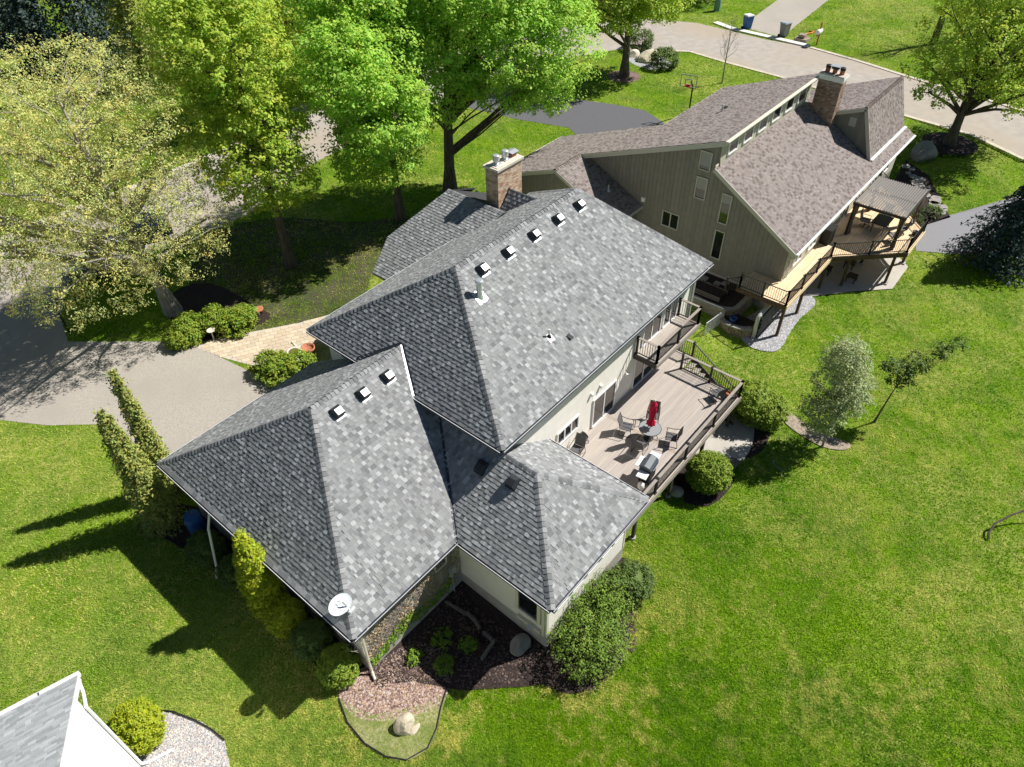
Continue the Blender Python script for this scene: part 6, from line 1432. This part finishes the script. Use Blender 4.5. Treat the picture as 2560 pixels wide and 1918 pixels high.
tree('maple_tree', 'largest bright green maple with forking dark limbs above the brick chimney', 'tree', (22.0, 24.3, 0),
     [(23.0, 23.0, 12.6, 5.4, 5.2, 5.2), (25.2, 20.8, 10.6, 4.8, 4.6, 4.0), (21.4, 24.4, 15.6, 4.8, 4.6, 4.0), (20.4, 23.6, 9.6, 3.6, 3.4, 3.4), (27.4, 18.6, 10.6, 3.6, 3.4, 3.4), (26.6, 19.0, 7.9, 2.8, 2.6, 1.8), (24.4, 21.2, 15.4, 4.4, 4.2, 4.0), (28.4, 19.6, 13, 3.2, 3.2, 3.2)], 2300, 32, .22, 'maple2', 4, .46, 3.0, 200, .55, 'bark', (.6, -.5), .6, .5, .08)
tree('maple_tree', 'round maple on the street corner lawn with boulders behind its trunk', 'tree', (50.5, 27.2, 0),
     [(50.7, 27, 9.4, 5.2, 5.0, 4.0), (48.2, 27.8, 7.2, 4.0, 3.8, 2.6), (53.2, 26.2, 7.4, 4.2, 3.8, 2.8), (51, 27.4, 12.2, 3.8, 3.6, 2.8)], 1000, 28, .26, 'maple', 5, .42, 2.8, 120, .62, 'bark', (.1, 0), .5, .45, .08, gap=.25)
tree('maple_tree', 'airy maple beyond the far end of the taupe house, beside the street', 'tree', (54.4, -2.8, 0),
     [(54.6, -2.6, 8.6, 5.4, 5.2, 4.2), (51.6, -1.4, 6.6, 3.8, 3.6, 2.6), (57.2, -4.6, 7.4, 4.2, 4.2, 3.0), (55.2, -2.4, 12, 4.2, 4.0, 3.2), (53.6, -6.2, 6.0, 3.4, 3.2, 2.2), (58, -1, 11, 4.5, 4.5, 3.5), (60, -6, 9, 4.5, 4.2, 3.5)], 1300, 28, .24, 'maple', 6, .40, 2.4, 160, .62, 'bark', (.2, .1), .5, .4, .08, gap=.35)
hb = G2(700, 230)
tree('maple_tree', 'hazy light-green tree behind the two front-yard maples, across the street', 'tree', (*hb, 0), [(hb[0], hb[1], 9, 5.5, 5, 5), (hb[0]+5, hb[1]+1, 11, 5, 5, 4.5), (hb[0]-4, hb[1]+1, 10, 4.5, 4, 4.5), (hb[0]+2, hb[1], 14, 5, 5, 4)], 1100, 26, .28, 'maple', 7, .4, 3, 60, .8)
for i, (qx, qy, h, r, mk, lb) in enumerate(((110, 150, 13, 3.4, 'bluespruce', 'dark spruce behind the budding tree crown, nearest the frame corner'), (215, 165, 16, 3.9, 'bluespruce', 'tall dark conifer showing above the middle of the budding tree'), (330, 190, 17, 4.2, 'spruce', 'dull olive conifer between the budding tree and the light-green maple'), (40, 110, 12, 3.4, 'bluespruce', 'blue-grey conifer at the top left corner of the view'), (275, 130, 15, 3.8, 'bluespruce', 'dark conifer farther back, between the olive one and the tall dark one'))):
    x, y = G2(qx, qy); conifer('conifer', lb, (x, y, 0), h, r, mk, 40+i, 34, .42, .45, 26, narrow=.75)
conifer('spruce', 'dense dark blue spruce at the right edge beyond the patio lawn', (38.8, -10.6, -.2), 6.6, 3.2, 'bluespruce', 51, 36, .24, .35, 40, narrow=.8)
conifer('weeping_spruce', 'slender weeping spruce rising beside the driveway, taller of the pair', (-7.45, 14.55, 0), 7.6, .55, 'spruce', 61, 60, .14, 1.0, 22, (-.05, .0), 'weeping spruces beside the garage', .45)
ws = conifer('weeping_spruce', 'stout drooping spruce with a forked top at the garage corner', (-8.75, 13.2, 0), 7.2, .95, 'spruce', 62, 66, .15, 1.1, 24, (-.1, .0), 'weeping spruces beside the garage', .5)
tree('serviceberry', 'many-stemmed pale blossoming tree in the lawn bed beyond the deck', 'tree', (15.3, -8.2, -.56),
     [(15.3, -7.9, 3.6, 1.35, 1.35, 1.9), (14.5, -7.7, 2.4, 1.1, 1.1, 1.4), (16.1, -8.4, 2.7, 1.1, 1.1, 1.5), (15.4, -7.6, 5.2, 1.0, 1.0, 1.1), (16.0, -7.8, 4.6, .9, .9, 1.0)], 1100, 15, .105, 'dogwood', 8, .05, .3, 150, .22, 'barkpale', (0, .3), .4, .3, .06, v=.4, gap=.15)
tree('young_tree', 'small slanting tree with one thin bent trunk on the open lawn', 'tree', (18.7, -9.6, -.56),
     [(19.0, -9.7, 2.7, .75, .75, .8), (19.6, -10.2, 3.4, .7, .6, .6), (20.4, -10.9, 4.0, .6, .5, .45), (18.5, -9.2, 3.4, .5, .5, .5), (21.0, -11.4, 4.3, .4, .35, .3)], 210, 13, .12, 'green', 9, .055, 1.4, 50, .2, 'bark', (.9, -.6), .4, .3, .08, top=(19.2, -9.9, 3.4))
bare_tree('sapling', 'bare young sapling standing alone on the grass by the street', (54.9, 18.6, 0), 6.2, 2.2, 71, .07, 16)
bare_tree('bare_tree', 'leafless tree at the top edge casting branching shadows on the street', (79, 6, 0), 11, 6.5, 72, .35, 20, 'bark', 4)
bare_tree('bare_tree', 'leafless grey tree beside the other bare one at the top edge', (84, 3, 0), 10, 6, 73, .3, 18, 'bark', 4)
# trees across the street outside or at the edge of the frame, whose shadows fall into it
tree('maple_tree', 'leafy tree on the far side of the street by the utility pedestal', 'tree', (82, 33, 0), [(82, 33, 9, 5, 5, 5), (78, 36, 8, 4, 4, 4)], 420, 20, .34, 'maple2', 12, .4, 3, 40, .8)
# shrubs
def E3(x, y, z, r, h=None): return (x, y, z, r, r, h or r)
YG = 'spreading yews along the front walk'
shrub('yew_shrub', 'spreading bright yew beside the driveway, leftmost of the walk shrubs', 'shrub', (-.75, 24.0, 0), [(-.9, 24.1, .45, 1.15, 1.0, .65), (-.2, 24.6, .6, .9, .8, .7)], 420, 24, .13, 'yew', 81, .22, .5, .6, YG)
shrub('yew_shrub', 'larger spreading yew between the pale birdbath and the shaded lawn', 'shrub', (1.9, 22.9, 0), [(1.7, 22.7, .55, 1.2, 1.1, .75), (1.0, 24.0, .6, 1.1, 1.0, .7), (2.4, 22.9, .5, .9, .9, .65)], 560, 24, .13, 'yew', 82, .22, .5, .6, YG)
shrub('yew_shrub', 'spreading yew in the corner bed against the garage roof edge', 'shrub', (.9, 17.4, 0), [(.7, 17.9, .55, 1.1, .9, .7), (1.5, 16.7, .55, 1.2, .9, .7), (.5, 16.9, .45, .9, .8, .6)], 560, 24, .12, 'yew', 83, .2, .5, .6, YG)
shrub('ball_evergreen', 'clipped ball-shaped evergreen in front of the deck edge', 'shrub', (9.3, -4.85, -.56), [E3(9.3, -4.85, .45, 1.05, 1.0)], 620, 18, .095, 'yew', 84, .13, .5, .86, None, .5, .06, .25, 4, .8)
shrub('mounded_evergreen', 'large mounded evergreen at the far deck corner by the stairs', 'shrub', (14.9, -4.6, -.56), [(14.9, -4.4, .6, 1.35, 1.3, 1.15), (15.1, -5.2, .3, 1.2, 1.0, .9)], 760, 18, .10, 'yew', 85, .15, .5, .85, None, .5, .06, .25, 4, .8)
shrub('juniper', 'dark bluish juniper against the white wing wall', 'shrub', (1.9, -5.2, -.56), [(2.0, -5.2, .3, 1.0, .95, .9), (1.2, -4.9, .5, .8, .7, .8), (2.6, -5.4, .1, .7, .6, .6)], 520, 18, .10, 'green', 86, .16, .5, .7, None, .5, .06, .3, 4, .7)
shrub('leafy_shrub', 'wide loose leafy shrub at the wing corner over dark mulch', 'shrub', (-.9, -5.4, -.56), [(-1.2, -5.3, .45, 1.75, 1.5, 1.2), (-.1, -5.0, .6, 1.5, 1.3, 1.15), (.9, -4.8, .6, 1.0, .9, .9), (-1.2, -6.0, .1, 1.5, .9, .9)], 900, 13, .085, 'leafy', 87, .22, .5, .45, None, .6, .08, .3, 26)
shrub('golden_shrub', 'round yellow-green evergreen beside the white wall and pebble bed', 'shrub', (-14.35, 5.0, 0), [(-14.35, 5.05, .75, .85, 1.0, .95)], 560, 16, .085, 'arb', 88, .12, .5, .85, None, .5, .08, .25, 4, .8)
ab = shrub('arborvitae', 'golden cone-shaped arborvitae rising past the garage gutter', 'conifer', (-8.35, 5.5, 0), [(-8.35, 5.5, 1.1, .74, .8, 1.2), (-8.35, 5.5, 2.5, .72, .76, 1.3), (-8.33, 5.5, 3.7, .55, .58, 1.1), (-8.3, 5.5, 4.6, .30, .32, .9)], 1000, 18, .095, 'arb', 89, .12, .8, .85, None, .5, .08, .25, 3, .82)
shrub('dome_shrub', 'dark round shrub in garage shade, right beside the golden arborvitae', 'shrub', (-8.3, 4.5, 0), [(-8.3, 4.5, .75, .75, .8, .95)], 420, 16, .09, 'arb', 90, .12, .5, .85, None, .5, .08, .25, 3, .8)
shrub('dome_shrub', 'round green shrub in garage shade below the satellite dish', 'shrub', (-8.25, 2.95, 0), [(-8.25, 2.95, .6, .78, .8, .8)], 420, 16, .09, 'green', 91, .12, .5, .85, None, .5, .08, .25, 3, .8)
shrub('dome_shrub', 'half-sunlit round shrub at the garage corner by the downspout', 'shrub', (-8.25, 1.3, 0), [(-8.25, 1.3, .6, .78, .78, .85)], 460, 16, .09, 'yew', 92, .12, .5, .85, None, .5, .08, .25, 3, .8)
shrub('dome_shrub', 'dark shaded shrub beside the white downspout under the garage eave', 'shrub', (-8.5, 9.7, 0), [(-8.5, 9.9, .6, .8, .9, .8)], 380, 15, .09, 'green', 93, .12, .5, .85, None, .5, .08, .25, 3, .8)
shrub('dome_shrub', 'dark shaded shrub between the golden arborvitae and the downspout shrub', 'shrub', (-8.35, 7.9, 0), [(-8.35, 7.9, .55, .72, .8, .75)], 380, 15, .09, 'green', 94, .12, .5, .85, None, .5, .08, .25, 3, .8)
shrub('corner_shrub', 'grey-green shrub in front of the long pale boulder at the street corner', 'shrub', (*G2(1433, 150), 0), [(*G2(1433, 146), .8, 1.5, 1.4, 1.2)], 260, 14, .18, 'green', 95, .3)
shrub('corner_shrub', 'loose shrub behind the white rock at the street corner', 'shrub', (*G2(1382, 108), 0), [(*G2(1382, 105), .9, 1.6, 1.4, 1.1)], 220, 14, .18, 'green', 96, .3)
conifer('young_spruce', 'narrow dark spruce standing beside the low front roof', (10.2, 17.6, 0), 4.2, .8, 'bluespruce', 97, 22, .13, .5, 12)
for i, (x, y, s) in enumerate(((-4.6, -.6, .5), (-5.4, -1.4, .4), (-4.2, -1.6, .35), (-5.9, -.3, .35))):
    shrub('groundcover_plant', ['bright leafy groundcover clump in the shaded bed, nearest the timbers', 'leafy groundcover clump in the shaded bed, nearest the lawn', 'small leafy groundcover clump in the shaded bed, by the lower timber', 'leafy groundcover clump in the shaded bed, nearest the garage wall'][i], 'plant', (x, y, -.4), [(x, y, -.3, s, s, .25)], 60, 8, .10, 'ivyleaf', 110+i, .12, 1.0, .4, 'groundcover clumps in the shaded bed', stems=2)
for i, (x, y, s) in enumerate(((41.5, -3.5, .8), (43.5, -2.6, .7), (42.3, -5.2, .7), (40.4, -4.6, .5))):
    shrub('garden_plant', ['low dark plant in the shaded side garden, beside the pergola', 'low dark plant in the side garden, nearest the taupe house corner', 'low dark plant in the side garden, nearest the grey driveway', 'small plant in the side garden, nearest the deck railing'][i], 'plant', (x, y, -.5), [(x, y, -.2, s, s, .5)], 90, 10, .13, 'green', 120+i, .2, stems=3)
# ------------------------------------------------------------------ grass blades over the nearer lawn
rg = np.random.default_rng(99); n = 1900000
depth = 6.0*(115/6.0)**rg.random(n); a_ = YAW+rg.uniform(-1.15, 1.15, n)
x = CP[0]+np.cos(a_)*depth; y = CP[1]+np.sin(a_)*depth
Pv = np.stack([x-CP[0], y-CP[1], -CP[2]+0*x], 1); zc = Pv@_d; fx, fy = Pv@CR/zc, Pv@CU/zc
ok = (zc > 1) & (np.abs(fx) < .80) & (np.abs(fy) < .62)
x, y, depth = x[ok], y[ok], np.sqrt(depth[ok]**2+CP[2]**2)*.8; n = len(x)
def in_poly(x, y, poly):
    c = np.zeros(len(x), bool); j = len(poly)-1
    for i in range(len(poly)):
        xi, yi = poly[i]; xj, yj = poly[j]
        if yi != yj: c ^= ((yi > y) != (yj > y)) & (x < (xj-xi)*(y-yi)/(yj-yi)+xi)
        j = i
    return c
keep = ~((x > -7.5) & (x < .6) & (y > .5) & (y < 12.2)) & ~((x > -2.3) & (x < 3.4) & (y > -4.05) & (y < .7)) & ~((x > .4) & (x < 15.9) & (y > .6) & (y < 11.1)) & ~((x > 21.0) & (x < 44) & (y > -1.3) & (y < 18.6)) & ~((x > 3.2) & (x < 14.9) & (y > -3.6) & (y < .7)) & ~((x > 6.9) & (x < 17) & (y > 11) & (y < 15))
for b in BEDS: keep &= ~in_poly(x, y, b)
cs, sn_ = math.cos(-RZ3), math.sin(-RZ3); lx_ = (x+15)*cs-(y-4.2)*sn_; ly_ = (x+15)*sn_+(y-4.2)*cs; keep &= ~((lx_ < .02) & (ly_ < .02))
x, y, depth = x[keep], y[keep], depth[keep]; n = len(x)
s = .030+.0015*depth
h = s*rg.uniform(.8, 1.6, n); w = s*rg.uniform(.35, .6, n); th = rg.uniform(0, 6.28, n); lean = rg.normal(0, .6, (n, 2))
z = zg(x, y)
V = np.empty((n, 3, 3)); V[:, 0] = np.stack([x-np.cos(th)*w/2, y-np.sin(th)*w/2, z], 1); V[:, 1] = np.stack([x+np.cos(th)*w/2, y+np.sin(th)*w/2, z], 1); V[:, 2] = np.stack([x+lean[:, 0]*h, y+lean[:, 1]*h, z+h*.8], 1)
def vn(x, y, sc, seed):
    r = np.random.default_rng(seed); g = r.random((256, 256)); X = x/sc+300; Y = y/sc+300; i = np.floor(X).astype(int); j = np.floor(Y).astype(int); f = ss(X-i); q = ss(Y-j)
    G_ = lambda a, b: g[a % 256, b % 256]
    return (G_(i, j)*(1-f)+G_(i+1, j)*f)*(1-q)+(G_(i, j+1)*(1-f)+G_(i+1, j+1)*f)*q
left0 = ss((-5-x)/5)
dry = left0*.25+(1-left0*.25)*np.clip((.30*vn(x, y, 2.6, 1)+.22*vn(x, y, .9, 2)+.26*vn(x, y, .30, 3)+.22*vn(x, y, .13, 7)-.46)*5.5, 0, 1)*np.clip(.30+1.1*vn(x, y, 6.5, 4), 0, 1)
dk = np.clip((.45*vn(x, y, 3.4, 5)+.3*vn(x, y, 1.1, 6)+.25*vn(x, y, .25, 8)-.5)*4, 0, 1)*.85
base_c = np.array([.27, .46, .010]); dark_c = np.array([.11, .28, .008]); dry_c = np.array([.64, .63, .17])
left = left0[:, None]; base_c = base_c*(1-left)+np.array([.30, .47, .06])*left
col = base_c*(1-dk[:, None])+dark_c*dk[:, None]; col = col*(1-dry[:, None])+dry_c*dry[:, None]; col *= rg.uniform(.65, 1.4, n)[:, None]
tag(link('grass', mesh_np('grass', V.reshape(-1, 3), np.arange(n*3).reshape(n, 3), 'blade', col)), kind='stuff')
